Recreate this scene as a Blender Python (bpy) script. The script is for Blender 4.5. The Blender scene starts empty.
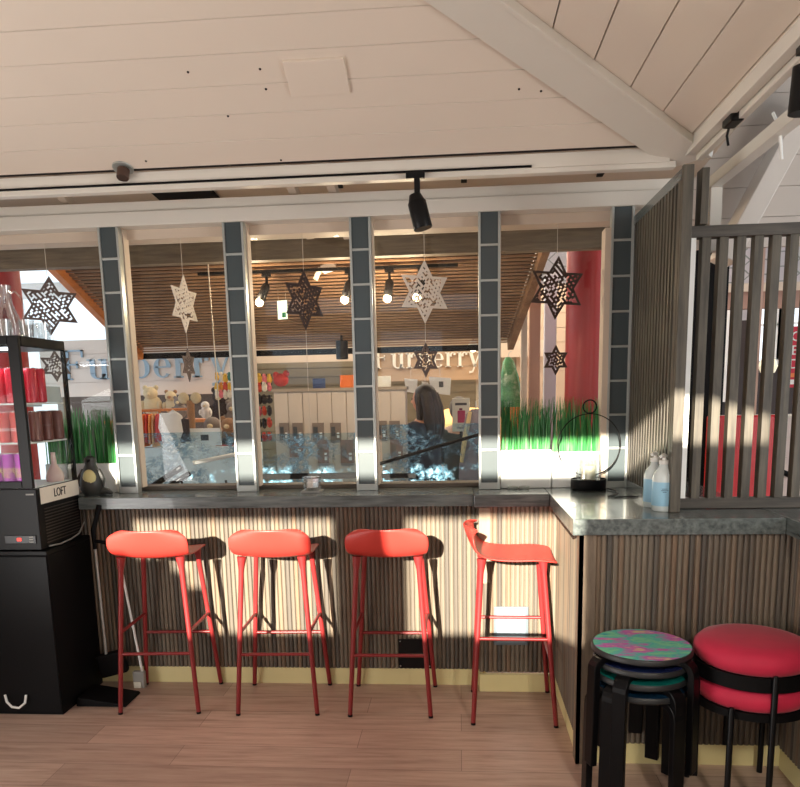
import bpy, bmesh, math, random
from mathutils import Vector, Matrix
random.seed(7)
PI = math.pi; R = math.radians
C = bpy.context.scene.collection
S = bpy.context.scene

# ------------------------------------------------------------------ camera
CP = Vector((0.0, -3.8816, 1.5829))
CR = Vector((0.99673, 0.07810, -0.02071)); CU = Vector((0.00740, 0.16700, 0.98593)); CW = Vector((-0.08046, 0.98286, -0.16588))
F, CX, CY = 740.0, 400.0, 519.1
cd = bpy.data.cameras.new('camera'); co = bpy.data.objects.new('camera', cd); C.objects.link(co)
m3 = Matrix((CR, CU, -CW)).transposed()
co.matrix_world = Matrix.Translation(CP) @ m3.to_4x4()
cd.sensor_fit = 'HORIZONTAL'; cd.sensor_width = 36.0; cd.lens = F * 36.0 / 800.0
cd.shift_y = (CY - 393.5) / 800.0
cd.clip_start = 0.05
S.camera = co

# ------------------------------------------------------------------ light
S.view_settings.view_transform = 'Standard'; S.view_settings.look = 'None'
S.view_settings.exposure = 0.22; S.view_settings.gamma = 1.0
w = bpy.data.worlds.new('sky'); S.world = w; w.use_nodes = True
w.node_tree.nodes['Background'].inputs[0].default_value = (0.80, 0.91, 1.0, 1)
w.node_tree.nodes['Background'].inputs[1].default_value = 1.35
SUN = Vector((0.16, 1.0, -0.275)).normalized()
sl = bpy.data.lights.new('sun', 'SUN'); sl.energy = 20.0; sl.angle = R(0.6); sl.color = (1.0, 0.90, 0.74)
so = bpy.data.objects.new('sun', sl); C.objects.link(so); so.rotation_euler = SUN.to_track_quat('-Z', 'Y').to_euler()

def area(name, loc, rot, sx, sy, power, col):
    l = bpy.data.lights.new(name, 'AREA'); l.shape = 'RECTANGLE'; l.size = sx; l.size_y = sy; l.energy = power; l.color = col
    o = bpy.data.objects.new(name, l); C.objects.link(o); o.location = loc; o.rotation_euler = rot
    return o
def aimed(name, loc, d, sx, sy, power, col):
    return area(name, loc, Vector(d).to_track_quat('-Z', 'Z').to_euler(), sx, sy, power, col)
aimed('left_fill', (-3.5, -3.0, 1.5), (1, 0.1, 0.5), 3.0, 1.6, 95, (1.0, 0.975, 0.945))  # added ambient fill; the left wall has no window
sp = bpy.data.lights.new('right_fill_spot', 'SPOT'); sp.energy = 130; sp.spot_size = R(40); sp.spot_blend = 0.8; sp.shadow_soft_size = 0.15; sp.color = (1.0, 0.90, 0.78)  # added out-of-view spot to brighten the wing front and poufs
spo = bpy.data.objects.new('right_fill_spot', sp); C.objects.link(spo); spo.location = (0.9, -4.1, 2.5); spo.rotation_euler = (Vector((1.0, -0.95, 0.35)) - spo.location).to_track_quat('-Z', 'Y').to_euler()
aimed('right_fill', (3.4, -3.6, 1.7), (-1, 0.3, 0.35), 2.4, 1.4, 66, (1.0, 0.96, 0.92))  # added fill from the right, no fixture stands there
area('shop_lamp', (-0.6, 3.4, 2.9), (R(-12), 0, 0), 3.6, 1.6, 75, (1.0, 0.80, 0.58))
area('mall_lamp', (1.9, 3.2, 3.6), (0, 0, 0), 1.6, 2.5, 60, (1.0, 0.88, 0.78))

# ------------------------------------------------------------------ helpers
def at(px, py, Y):
    d = CW + CR * ((px - CX) / F) + CU * ((CY - py) / F)
    return CP + d * ((Y - CP.y) / d.y)
def atz(px, py, Z):
    d = CW + CR * ((px - CX) / F) + CU * ((CY - py) / F)
    return CP + d * ((Z - CP.z) / d.z)

def lin(c):
    return tuple((x / 12.92 if x <= 0.04045 else ((x + 0.055) / 1.055) ** 2.4) for x in (v / 255.0 for v in c)) + (1,)

def nodes(name):
    m = bpy.data.materials.new(name); m.use_nodes = True
    nt = m.node_tree; return m, nt, nt.nodes['Principled BSDF']

def setp(b, **k):
    for n, v in k.items():
        n = {'rough': 'Roughness', 'metal': 'Metallic', 'spec': 'Specular IOR Level', 'trans': 'Transmission Weight', 'coat': 'Coat Weight', 'sheen': 'Sheen Weight'}[n]
        b.inputs[n].default_value = v

def mixcol(nt, fac, a, b):
    mx = nt.nodes.new('ShaderNodeMix'); mx.data_type = 'RGBA'
    for s, v in ((0, fac), (6, a), (7, b)):
        if hasattr(v, 'is_linked') or hasattr(v, 'links'): nt.links.new(v, mx.inputs[s])
        else: mx.inputs[s].default_value = v
    return mx.outputs[2]

def coords(nt, scale=(1, 1, 1), rot=(0, 0, 0)):
    tc = nt.nodes.new('ShaderNodeTexCoord'); mp = nt.nodes.new('ShaderNodeMapping')
    mp.inputs['Scale'].default_value = scale; mp.inputs['Rotation'].default_value = rot
    nt.links.new(tc.outputs['Object'], mp.inputs['Vector']); return mp.outputs[0]

def noise(nt, vec, scale=5, detail=4, rough=0.55):
    n = nt.nodes.new('ShaderNodeTexNoise'); n.inputs['Scale'].default_value = scale
    n.inputs['Detail'].default_value = detail; n.inputs['Roughness'].default_value = rough
    nt.links.new(vec, n.inputs['Vector']); return n.outputs['Fac']

def ramp(nt, fac, stops):
    r = nt.nodes.new('ShaderNodeValToRGB'); e = r.color_ramp.elements
    while len(e) < len(stops): e.new(0.5)
    for i, (p, c) in enumerate(stops): e[i].position = p; e[i].color = c
    nt.links.new(fac, r.inputs[0]); return r.outputs[0]

def bump(nt, b, h, s=0.2, d=0.01):
    n = nt.nodes.new('ShaderNodeBump'); n.inputs['Strength'].default_value = s; n.inputs['Distance'].default_value = d
    nt.links.new(h, n.inputs['Height']); nt.links.new(n.outputs[0], b.inputs['Normal'])

def mat(name, col, rough=0.5, metal=0.0, var=0.06, vscale=6.0, bmp=0.0, **k):
    m, nt, b = nodes(name); setp(b, rough=rough, metal=metal, **k)
    c = lin(col); v = coords(nt); n = noise(nt, v, vscale)
    lo = tuple(x * (1 - var) for x in c[:3]) + (1,); hi = tuple(min(1, x * (1 + var)) for x in c[:3]) + (1,)
    nt.links.new(mixcol(nt, n, lo, hi), b.inputs['Base Color'])
    if bmp: bump(nt, b, noise(nt, v, vscale * 20), bmp)
    return m

def woodmat(name, c0, c1, scale=(1, 12, 12), rough=0.55, bmp=0.12, coat=0.0, c2=None):
    m, nt, b = nodes(name); setp(b, rough=rough, coat=coat)
    v = coords(nt, scale); n = noise(nt, v, 3.0, 6, 0.62)
    st = [(0.3, lin(c0)), (0.7, lin(c1))]
    if c2: st = [(0.25, lin(c0)), (0.5, lin(c1)), (0.75, lin(c2))]
    nt.links.new(ramp(nt, n, st), b.inputs['Base Color'])
    if bmp: bump(nt, b, n, bmp)
    return m

def glow(name, col, strength):
    m, nt, b = nodes(name); b.inputs['Base Color'].default_value = lin(col)
    b.inputs['Emission Color'].default_value = lin(col); b.inputs['Emission Strength'].default_value = strength
    return m

def glass(name, tint=(1, 1, 1), gloss=0.12, rough=0.0):
    m, nt, b = nodes(name); nt.nodes.remove(b)
    out = nt.nodes['Material Output']; t = nt.nodes.new('ShaderNodeBsdfTransparent'); g = nt.nodes.new('ShaderNodeBsdfGlossy')
    g.inputs['Roughness'].default_value = rough; t.inputs[0].default_value = tint + (1,)
    lw = nt.nodes.new('ShaderNodeLayerWeight'); lw.inputs[0].default_value = 0.5
    pw = nt.nodes.new('ShaderNodeMath'); pw.operation = 'POWER'; pw.inputs[1].default_value = 4.0; nt.links.new(lw.outputs['Facing'], pw.inputs[0])
    ml = nt.nodes.new('ShaderNodeMath'); ml.operation = 'MULTIPLY_ADD'; ml.inputs[1].default_value = 0.35; ml.inputs[2].default_value = gloss
    nt.links.new(pw.outputs[0], ml.inputs[0]); ml.use_clamp = True
    mx = nt.nodes.new('ShaderNodeMixShader'); nt.links.new(ml.outputs[0], mx.inputs[0])
    nt.links.new(t.outputs[0], mx.inputs[1]); nt.links.new(g.outputs[0], mx.inputs[2]); nt.links.new(mx.outputs[0], out.inputs[0])
    return m

class MB:
    def __init__(s): s.b = bmesh.new()
    def _xf(s, vs, M):
        if M is not None:
            for v in vs: v.co = M @ v.co
    def box(s, x0, x1, y0, y1, z0, z1, M=None):
        vs = [s.b.verts.new((x, y, z)) for z in (z0, z1) for y in (y0, y1) for x in (x0, x1)]
        for f in ((0, 2, 3, 1), (4, 5, 7, 6), (0, 1, 5, 4), (2, 6, 7, 3), (0, 4, 6, 2), (1, 3, 7, 5)): s.b.faces.new([vs[i] for i in f])
        s._xf(vs, M); return s
    def bar(s, a, b, wx, wy, up=(0, 0, 1)):
        a = Vector(a); b = Vector(b); d = b - a; L = d.length; d.normalize()
        u = Vector(up); x = d.cross(u)
        if x.length < 1e-4: x = d.cross(Vector((1, 0, 0)))
        x.normalize(); y = x.cross(d).normalized()
        M = Matrix((x, y, d)).transposed().to_4x4(); M.translation = a
        return s.box(-wx / 2, wx / 2, -wy / 2, wy / 2, 0, L, M)
    def tube(s, pts, r, n=10, cap=True, closed=False):
        pts = [Vector(p) for p in pts]; k = len(pts); rs = r if isinstance(r, (list, tuple)) else [r] * k
        rings = []; prev = None
        for i, p in enumerate(pts):
            if closed: t = pts[(i + 1) % k] - pts[i - 1]
            else: t = pts[min(i + 1, k - 1)] - pts[max(i - 1, 0)]
            t.normalize()
            if prev is None:
                x = t.cross(Vector((0, 0, 1)))
                if x.length < 1e-3: x = t.cross(Vector((1, 0, 0)))
            else: x = prev - t * prev.dot(t)
            x.normalize(); y = t.cross(x); prev = x
            rings.append([s.b.verts.new(p + (x * math.cos(a) + y * math.sin(a)) * rs[i]) for a in [2 * PI * j / n for j in range(n)]])
        for i in range(k if closed else k - 1):
            A = rings[i]; B = rings[(i + 1) % k]
            for j in range(n): s.b.faces.new((A[j], A[(j + 1) % n], B[(j + 1) % n], B[j]))
        if cap and not closed:
            s.b.faces.new(rings[0][::-1]); s.b.faces.new(rings[-1])
        return s
    def lathe(s, prof, n=24, c=(0, 0, 0), M=None):
        rings = []; allv = []
        for (r, z) in prof:
            if r < 1e-5: ring = [s.b.verts.new((c[0], c[1], c[2] + z))]
            else: ring = [s.b.verts.new((c[0] + r * math.cos(2 * PI * j / n), c[1] + r * math.sin(2 * PI * j / n), c[2] + z)) for j in range(n)]
            rings.append(ring); allv += ring
        for A, B in zip(rings, rings[1:]):
            for j in range(n):
                a0 = A[j % len(A)]; a1 = A[(j + 1) % len(A)]; b0 = B[j % len(B)]; b1 = B[(j + 1) % len(B)]
                f = []
                for v in (a0, a1, b1, b0):
                    if v not in f: f.append(v)
                if len(f) > 2: s.b.faces.new(f)
        if len(rings[0]) > 1: s.b.faces.new(rings[0][::-1])
        if len(rings[-1]) > 1: s.b.faces.new(rings[-1])
        s._xf(allv, M); return s
    def prism(s, poly, d, M=None):            # polygon in x,z extruded along y from 0 to d
        a = [s.b.verts.new((x, 0, z)) for x, z in poly]; b = [s.b.verts.new((x, d, z)) for x, z in poly]
        s.b.faces.new(a); s.b.faces.new(b[::-1]); n = len(poly)
        for i in range(n): s.b.faces.new((a[i], b[i], b[(i + 1) % n], a[(i + 1) % n]))
        s._xf(a + b, M); return s
    def quad(s, *p):
        s.b.faces.new([s.b.verts.new(q) for q in p]); return s
    def ball(s, c, r, sx=1, sy=1, sz=1, n=12, M=None):
        g = bmesh.ops.create_uvsphere(s.b, u_segments=n, v_segments=max(6, n * 2 // 3), radius=r)['verts']
        for v in g: v.co = Vector((v.co.x * sx, v.co.y * sy, v.co.z * sz)); 
        s._xf(g, M)
        for v in g: v.co += Vector(c)
        return s
    def build(s, name, m, parent=None, world=False, smooth=False, bevel=0.0, seg=2):
        bmesh.ops.recalc_face_normals(s.b, faces=s.b.faces[:])
        if world and parent is not None:
            M = Matrix(); p = parent
            while p is not None: M = p.matrix_basis @ M; p = p.parent
            s.b.transform(M.inverted())
        me = bpy.data.meshes.new(name); s.b.to_mesh(me); s.b.free()
        me.materials.append(m)
        if smooth:
            for p in me.polygons: p.use_smooth = True
            try: me.set_sharp_from_angle(angle=R(40))
            except Exception: pass
        o = bpy.data.objects.new(name, me); C.objects.link(o)
        if parent is not None: o.parent = parent
        if bevel:
            md = o.modifiers.new('bevel', 'BEVEL'); md.width = bevel; md.segments = seg; md.limit_method = 'ANGLE'
        return o

def tag(o, label, cat, group=None, kind=None):
    o['label'] = label; o['category'] = cat
    if group: o['group'] = group
    if kind: o['kind'] = kind
    return o
def T(name, label, cat, loc=(0, 0, 0), rz=0, group=None):
    o = bpy.data.objects.new(name, None); C.objects.link(o); o.location = loc; o.rotation_euler = (0, 0, rz)
    o.empty_display_size = 0.1
    bpy.context.view_layer.update()
    return tag(o, label, cat, group)
def ST(o): o['kind'] = 'structure'; return o
def copy_tree(o, parent=None):
    c = o.copy(); C.objects.link(c)
    if parent is not None: c.parent = parent
    for ch in list(o.children): copy_tree(ch, c)
    return c
def text(name, body, size, m, parent, loc, rot, depth=0.002, align='CENTER', sx=1.0, lsp=1.0):
    cu = bpy.data.curves.new(name, 'FONT'); cu.body = body; cu.size = size; cu.extrude = depth / 2; cu.align_x = align; cu.align_y = 'CENTER'; cu.space_line = lsp
    o = bpy.data.objects.new(name, cu); C.objects.link(o)
    dg = bpy.context.evaluated_depsgraph_get(); me = bpy.data.meshes.new_from_object(o.evaluated_get(dg))
    bpy.data.objects.remove(o); me.materials.clear(); me.materials.append(m)
    t = bpy.data.objects.new(name, me); C.objects.link(t); t.parent = parent; t.location = loc; t.rotation_euler = rot; t.scale = (sx, 1, 1)
    return t

# ------------------------------------------------------------------ materials
def floor_mat():
    m, nt, b = nodes('laminate_floor'); setp(b, rough=0.42, spec=0.4)
    v = coords(nt)
    br = nt.nodes.new('ShaderNodeTexBrick'); nt.links.new(v, br.inputs['Vector'])
    br.offset = 0.37; br.inputs['Scale'].default_value = 1.0; br.inputs['Brick Width'].default_value = 1.28; br.inputs['Row Height'].default_value = 0.19
    br.inputs['Mortar Size'].default_value = 0.0014; br.inputs['Mortar Smooth'].default_value = 0.3; br.inputs['Bias'].default_value = 0.0
    br.inputs['Color1'].default_value = (0.42, 0.42, 0.42, 1); br.inputs['Color2'].default_value = (0.62, 0.62, 0.62, 1); br.inputs['Mortar'].default_value = (0.12, 0.12, 0.12, 1)
    g = noise(nt, coords(nt, (1.2, 14, 1)), 2.2, 8, 0.65); g2 = noise(nt, coords(nt, (0.8, 3, 1)), 3, 3)
    col = ramp(nt, g, [(0.32, lin((138, 112, 96))), (0.5, lin((190, 164, 146))), (0.68, lin((216, 194, 176)))])
    col = mixcol(nt, g2, col, lin((198, 170, 152)))
    mx = nt.nodes.new('ShaderNodeMix'); mx.data_type = 'RGBA'; mx.blend_type = 'MULTIPLY'; mx.inputs[0].default_value = 0.75
    sc = nt.nodes.new('ShaderNodeMix'); sc.data_type = 'RGBA'; sc.blend_type = 'MULTIPLY'; sc.inputs[0].default_value = 1; sc.inputs[7].default_value = (1.7, 1.7, 1.7, 1)
    nt.links.new(br.outputs['Color'], sc.inputs[6])
    nt.links.new(col, mx.inputs[6]); nt.links.new(sc.outputs[2], mx.inputs[7]); nt.links.new(mx.outputs[2], b.inputs['Base Color'])
    return m
def slat_mat(name, axis='X', pitch=0.0235):
    m, nt, b = nodes(name); setp(b, rough=0.55)
    tc = nt.nodes.new('ShaderNodeTexCoord'); sp = nt.nodes.new('ShaderNodeSeparateXYZ'); nt.links.new(tc.outputs['Object'], sp.inputs[0])
    dv = nt.nodes.new('ShaderNodeMath'); dv.operation = 'DIVIDE'; dv.inputs[1].default_value = pitch; nt.links.new(sp.outputs[axis], dv.inputs[0])
    fl = nt.nodes.new('ShaderNodeMath'); fl.operation = 'FLOOR'; nt.links.new(dv.outputs[0], fl.inputs[0])
    wn = nt.nodes.new('ShaderNodeTexWhiteNoise'); wn.noise_dimensions = '1D'; nt.links.new(fl.outputs[0], wn.inputs['W'])
    gr = noise(nt, coords(nt, (18, 18, 1.6)), 4, 6, 0.6)
    c = ramp(nt, wn.outputs['Value'], [(0.0, lin((86, 80, 72))), (0.35, lin((116, 106, 92))), (0.7, lin((132, 119, 101))), (1.0, lin((132, 106, 82)))])
    c2 = mixcol(nt, gr, lin((62, 56, 51)), c)
    mx = nt.nodes.new('ShaderNodeMix'); mx.data_type = 'RGBA'; mx.inputs[0].default_value = 0.55
    nt.links.new(c, mx.inputs[6]); nt.links.new(c2, mx.inputs[7]); nt.links.new(mx.outputs[2], b.inputs['Base Color'])
    return m
M_floor = floor_mat()
M_slat = slat_mat('ribbed_wood', 'X'); M_slaty = slat_mat('ribbed_wood_return', 'Y')
M_groove = mat('groove_backing', (38, 33, 30), 0.8)
M_ceil = mat('painted_planks', (226, 213, 198), 0.6, var=0.035, vscale=1.5)
M_trim = mat('painted_trim', (222, 216, 205), 0.45, var=0.03)
M_soffit = mat('soffit_paint', (205, 188, 170), 0.6, var=0.05)
M_gap = mat('plank_gap', (40, 34, 32), 0.9)
M_kick = mat('brass_kick_plate', (224, 212, 156), 0.45, 0.0, var=0.05)
M_top = woodmat('dark_stained_worktop', (58, 64, 65), (112, 120, 118), (1.5, 14, 14), rough=0.26, bmp=0.05, coat=0.3)
M_topy = woodmat('dark_stained_worktop_wing', (58, 64, 65), (114, 122, 120), (14, 1.5, 14), rough=0.24, bmp=0.05, coat=0.3)
M_dark = woodmat('dark_stained_batten', (54, 50, 44), (98, 91, 78), (14, 14, 1.2), rough=0.5)
M_darkh = woodmat('dark_stained_rail', (46, 42, 38), (84, 78, 70), (1.2, 14, 14), rough=0.5)
M_red = mat('coral_red_lacquer', (190, 56, 48), 0.42, var=0.02)
M_redleg = mat('red_shaded_legs', (132, 37, 38), 0.35, var=0.02)  # darker than the seat red: shade on the legs put into the colour
M_alu = mat('brushed_aluminium', (186, 190, 186), 0.35, 0.6, var=0.04)
M_slate = mat('slate_infill', (68, 78, 81), 0.3, var=0.03, spec=0.6)
M_cream = mat('cream_wood', (214, 196, 176), 0.55)
M_black = mat('black_satin', (10, 10, 12), 0.4, spec=0.25)
M_blackm = mat('black_matt', (11, 11, 13), 0.6, spec=0.15)
M_blackw = mat('black_lacquered_wood', (13, 13, 15), 0.32, var=0.1, spec=0.15)
M_glass = glass('window_glass', (0.98, 0.99, 0.99), 0.022)
M_fglass = glass('fridge_glass', (0.95, 0.975, 0.97), 0.008)
M_clear = glass('clear_glassware', (0.96, 0.975, 0.975), 0.2)
M_white = mat('white_paint', (236, 236, 232), 0.5, var=0.02)
M_offw = mat('ivory_card', (226, 220, 205), 0.6)
M_grey = mat('grey_paint', (150, 148, 142), 0.5)
M_steel = mat('galvanised_plate', (92, 104, 112), 0.45, 0.1)
M_velvet = mat('raspberry_velvet', (196, 28, 66), 0.7, var=0.28, vscale=7, sheen=0.15)
M_starw = mat('front_lit_plywood', (226, 214, 200), 0.6)  # pale tone paints in the light on the front-lit stars
M_stard = mat('shaded_plywood', (70, 54, 48), 0.6)  # same plywood, the unlit look painted in as a dark tone
M_string = mat('string', (200, 190, 175), 0.8)
M_canopy = woodmat('larch_slats', (120, 88, 64), (160, 124, 92), (1.2, 3, 3), 0.5)
M_header = woodmat('grey_brown_boards', (92, 78, 62), (134, 117, 94), (1.5, 10, 16), 0.65)
M_orange = woodmat('orange_pine', (176, 98, 44), (214, 134, 66), (12, 1.5, 12), 0.5)
M_cabg = mat('greige_laminate', (206, 192, 180), 0.5, var=0.03)
M_plank = mat('whitewashed_boards', (226, 214, 204), 0.6, var=0.05, vscale=2)
M_redcol = mat('red_column_paint', (168, 34, 34), 0.45)
M_bulb = glow('lamp_bulb', (255, 222, 170), 14.0)

# ------------------------------------------------------------------ the room shell
ST(MB().box(-4.2, 6.0, -5.4, 9.0, -0.06, 0.0).build('floor', M_floor))

TL, TR = math.tan(R(22)), math.tan(R(18)); YE, XE, ZE = -0.33, 1.0, 2.62
KX = TL / TR                                         # run along x for one metre of rise difference
def zl(y): return ZE + TL * (YE - y)
def zr(x): return ZE + TR * (XE - x)
def hipx(y): return XE - KX * (YE - y)
# left slope, planks along x
mb = MB(); PW = 0.150; cs, sn = math.cos(R(22)), math.sin(R(22))
k = 0
while k * PW < 2.6:
    s0, s1 = k * PW + 0.003 + 0.03, (k + 1) * PW - 0.003 + 0.03
    y0, y1 = YE - s0 * cs, YE - s1 * cs
    mb.b.faces.ensure_lookup_table()
    vs = []
    for (y, up) in ((y0, 0), (y1, 0), (y1, 0.02), (y0, 0.02)):
        vs.append((y, zl(y) + up))
    a = [mb.b.verts.new((-3.6, y, z)) for y, z in vs]; b = [mb.b.verts.new((hipx(y), y, z)) for y, z in vs]
    mb.b.faces.new(a); mb.b.faces.new(b[::-1])
    for i in range(4): mb.b.faces.new((a[i], b[i], b[(i + 1) % 4], a[(i + 1) % 4]))
    k += 1
YTOP = YE - (k * PW + 0.03) * cs
o = ST(mb.build('ceiling', M_ceil)); o['label'] = 'white painted plank ceiling slope over the counter'
mb = MB(); mb.quad((-3.6, YE, ZE + 0.012), (XE, YE, ZE + 0.012), (hipx(YTOP), YTOP, zl(YTOP) + 0.012), (-3.6, YTOP, zl(YTOP) + 0.012))
mb.quad((XE, YE, ZE + 0.012), (XE, -5.4, ZE + 0.012), (hipx(YTOP), -5.4, zl(YTOP) + 0.012), (hipx(YTOP), YTOP, zl(YTOP) + 0.012))
mb.quad((-3.6, YTOP, zl(YTOP) + 0.012), (hipx(YTOP), YTOP, zl(YTOP) + 0.012), (hipx(YTOP), -5.4, zl(YTOP) + 0.012), (-3.6, -5.4, zl(YTOP) + 0.012))
mb.quad((-4.2, -5.4, 4.9), (6, -5.4, 4.9), (6, 9, 4.9), (-1.9, 9, 4.9))
ST(mb.build('ceiling', M_gap))
# right slope, planks along y
mb = MB(); xs = [1.03, 0.975, 0.822, 0.665, 0.505, 0.337, 0.17, 0.0, -0.17, -0.34, -0.51, -0.68, -0.85]
for x1, x0 in zip(xs, xs[1:]):
    x1 -= 0.003; x0 += 0.003
    yy = lambda x: YE - (XE - x) / KX
    A = [(x1, min(yy(x1), YE)), (x0, yy(x0)), (x0, -5.4), (x1, -5.4)]
    lo = [mb.b.verts.new((x, y, zr(x) - 0.003)) for x, y in A]; hi = [mb.b.verts.new((x, y, zr(x) + 0.02)) for x, y in A]
    mb.b.faces.new(lo); mb.b.faces.new(hi[::-1])
    for i in range(4): mb.b.faces.new((lo[i], hi[i], hi[(i + 1) % 4], lo[(i + 1) % 4]))
ST(mb.build('ceiling', M_ceil))
# hip beam with its raised edge strip
def hp(t, dz=0): return Vector((XE - t, YE - t / KX, ZE + TR * t + dz))
hd = (hp(1) - hp(0)).normalized(); side = Vector((hd.y, -hd.x, 0)).normalized()   # towards the left/front slope
if side.x > 0: side = -side
mb = MB(); mb.bar(hp(-0.02, -0.02), hp(2.4, -0.02), 0.19, 0.07); ST(mb.build('trim_1', M_trim, bevel=0.004))
mb = MB(); mb.bar(hp(-0.02, -0.035) - side * 0.105, hp(2.4, -0.035) - side * 0.105, 0.022, 0.05); ST(mb.build('trim_2', M_trim, bevel=0.003))
# eave boards, left
mb = MB(); mb.box(-3.6, 0.93, YE - 0.01, YE + 0.02, 2.565, 2.625).box(-3.6, 0.96, YE, YE + 0.05, 2.545, 2.572); ST(mb.build('trim_3', M_trim, bevel=0.003))
# eave boards, right
mb = MB(); mb.box(XE - 0.02, XE + 0.02, -5.4, YE - 0.06, 2.57, 2.625).box(XE + 0.025, XE + 0.055, -5.4, YE - 0.06, 2.55, 2.60); ST(mb.build('trim_4', M_trim, bevel=0.003))
# soffit behind the left eave and the wall-head beams
mb = MB(); mb.quad((-3.6, YE + 0.04, 2.80), (1.3, YE + 0.04, 2.80), (1.3, 0.60, 2.72), (-3.6, 0.60, 2.72)).quad((-3.6, 0.60, 2.72), (1.3, 0.60, 2.72), (1.3, 0.60, 2.515), (-3.6, 0.60, 2.515)); ST(mb.build('trim_5', M_soffit))
mb = MB(); mb.box(-3.6, 1.07, 0.10, 0.30, 2.49, 2.562).box(-3.6, 1.07, 0.118, 0.28, 2.562, 2.615); ST(mb.build('trim_6', M_trim, bevel=0.004))
mb = MB(); mb.box(-3.6, 1.0, 0.20, 0.335, 2.44, 2.49); ST(mb.build('trim_7', M_soffit))
# left and back walls (behind the camera; the back wall has high openings shaped to throw the sun patches)
ST(MB().box(-3.66, -3.6, -5.4, 0.4, 0, 4.9).build('wall_left', M_plank))
YB = -5.3; SH = -SUN.z / SUN.y * (0 - YB); SX = SUN.x / SUN.y * (0 - YB)
def wall_cells(rects, x0, x1, z0, z1):
    xs = sorted({x0, x1, *[a for r in rects for a in r[:2]]}); zs = sorted({z0, z1, *[a for r in rects for a in r[2:]]})
    mb = MB()
    for xa, xb in zip(xs, xs[1:]):
        for za, zb in zip(zs, zs[1:]):
            cx, cz = (xa + xb) / 2, (za + zb) / 2
            if not any(r[0] < cx < r[1] and r[2] < cz < r[3] for r in rects): mb.box(xa, xb, YB, YB + 0.01, za, zb)
    return mb
# openings given where their light lands on the counter front, shifted back along the sun
lit = [(-1.40, -0.68, 0.29, 0.925), (-1.50, -1.40, 0.55, 0.925), (-1.58, -1.50, 0.64, 0.925), (-1.78, -1.58, 0.72, 0.925), (-0.28, 0.64, 0.29, 0.925),
       (-1.97, 1.40, 1.175, 1.365)]
rects = [(a - SX, b - SX, c + SH, d + SH) for a, b, c, d in lit]
ST(wall_cells(rects, -9.0, 6.0, 0, 7.0).build('wall_back', M_plank))
ST(MB().box(-4.2, 6.0, 9.0, 9.05, 0, 4.9).build('wall_far', mat('mall_wall', (190, 170, 150), 0.7)))

# ------------------------------------------------------------------ the bar counter
def slats(L, z0, z1, pitch=0.0235, depth=0.011, n=6):
    """half round battens side by side along local x, faces towards -y, back at y=0"""
    mb = MB(); prof = []
    k = int(L / pitch)
    for i in range(k):
        x = i * pitch
        prof.append((x, 0.0)); prof.append((x + 0.003, 0.0))
        for j in range(n + 1):
            a = PI * j / n; prof.append((x + 0.003 + (pitch - 0.004) * (0.5 - 0.5 * math.cos(a)), -depth * (0.35 + 0.65 * math.sin(a))))
        prof.append((x + pitch, 0.0))
    a = [mb.b.verts.new((x, y, z0)) for x, y in prof]; b = [mb.b.verts.new((x, y, z1)) for x, y in prof]
    for i in range(len(prof) - 1): mb.b.faces.new((a[i], a[i + 1], b[i + 1], b[i]))
    mb.box(0, L, 0.001, 0.02, z0, z1)
    return mb
def kick(mb): return mb
bar = T('bar_counter', 'long ribbed wooden bar front with brass kick plate behind the three left stools', 'counter', (-2.36, 0, 0))
slats(2.50, 0.094, 1.005).build('ribbed_panel', M_slat, bar)
MB().box(0, 2.50, -0.004, 0.02, 0, 0.094).build('kick_plate', M_kick, bar)
o = MB().box(2.02, 2.20, -0.017, -0.010, 0.10, 0.265).build('cover_plate', M_black, bar)
for sx in (2.03, 2.19):
    for sz in (0.112, 0.253): MB().lathe([(0, 0), (0.004, 0), (0.003, 0.003), (0, 0.003)], 8, M=Matrix.Translation((sx, -0.017, sz)) @ Matrix.Rotation(PI / 2, 4, 'X')).build('screw', M_alu, o)
b2 = T('bar_counter', 'short projecting ribbed bar front with steel plate behind the sideways stool', 'counter', (0.10, -0.085, 0))
slats(0.40, 0.112, 1.005).build('ribbed_panel', M_slat, b2)
MB().box(0.0, 0.40, -0.004, 0.02, 0, 0.095).box(-0.001, 0.012, 0.02, 0.07, 0, 0.095).build('kick_plate', M_kick, b2)
MB().box(-0.002, 0.0, 0.0, 0.07, 0.112, 1.005).box(0.0, 0.055, -0.014, -0.011, 0.60, 1.0).build('end_strip', woodmat('pale_batten', (120, 108, 92), (146, 132, 112), (14, 14, 1.5)), b2)
o = MB().box(0.075, 0.255, -0.018, -0.010, 0.265, 0.475).build('steel_plate', M_steel, b2, bevel=0.002)
MB().box(0.09, 0.24, -0.020, -0.017, 0.28, 0.46).build('steel_plate_inset', mat('pale_plate_inset', (112, 128, 138), 0.45, 0.0), o)
b3 = T('bar_counter', 'ribbed wooden return of the bar wing between the sideways stool and the stacked stools', 'counter', (0.505, -0.085, 0), R(-90))
o = slats(0.765, 0.094, 1.005).build('ribbed_panel', M_slat, b3)
MB().box(0.0, 0.765, -0.004, 0.02, 0, 0.094).build('kick_plate', M_kick, b3)
b4 = T('bar_counter', 'ribbed wooden front of the bar wing behind the stacked stools and red poufs', 'counter', (0.505, -0.85, 0))
slats(0.85, 0.094, 1.005).build('ribbed_panel', M_slat, b4)
MB().box(0, 0.85, -0.004, 0.02, 0, 0.094).build('kick_plate', M_kick, b4)
MB().box(-0.016, 0.05, -0.018, -0.0, 0.0, 1.003).box(-0.016, -0.0, -0.018, 0.06, 0.0, 1.003).build('corner_board', woodmat('brown_corner_board', (92, 80, 68), (134, 116, 96), (14, 14, 1.5)), b4)
b5 = T('bar_counter', 'dark ribbed return at the right edge beside the red poufs', 'counter', (1.335, -0.87, 0), R(-90))
slats(1.6, 0.094, 1.005).build('ribbed_panel', M_slat, b5)
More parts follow.
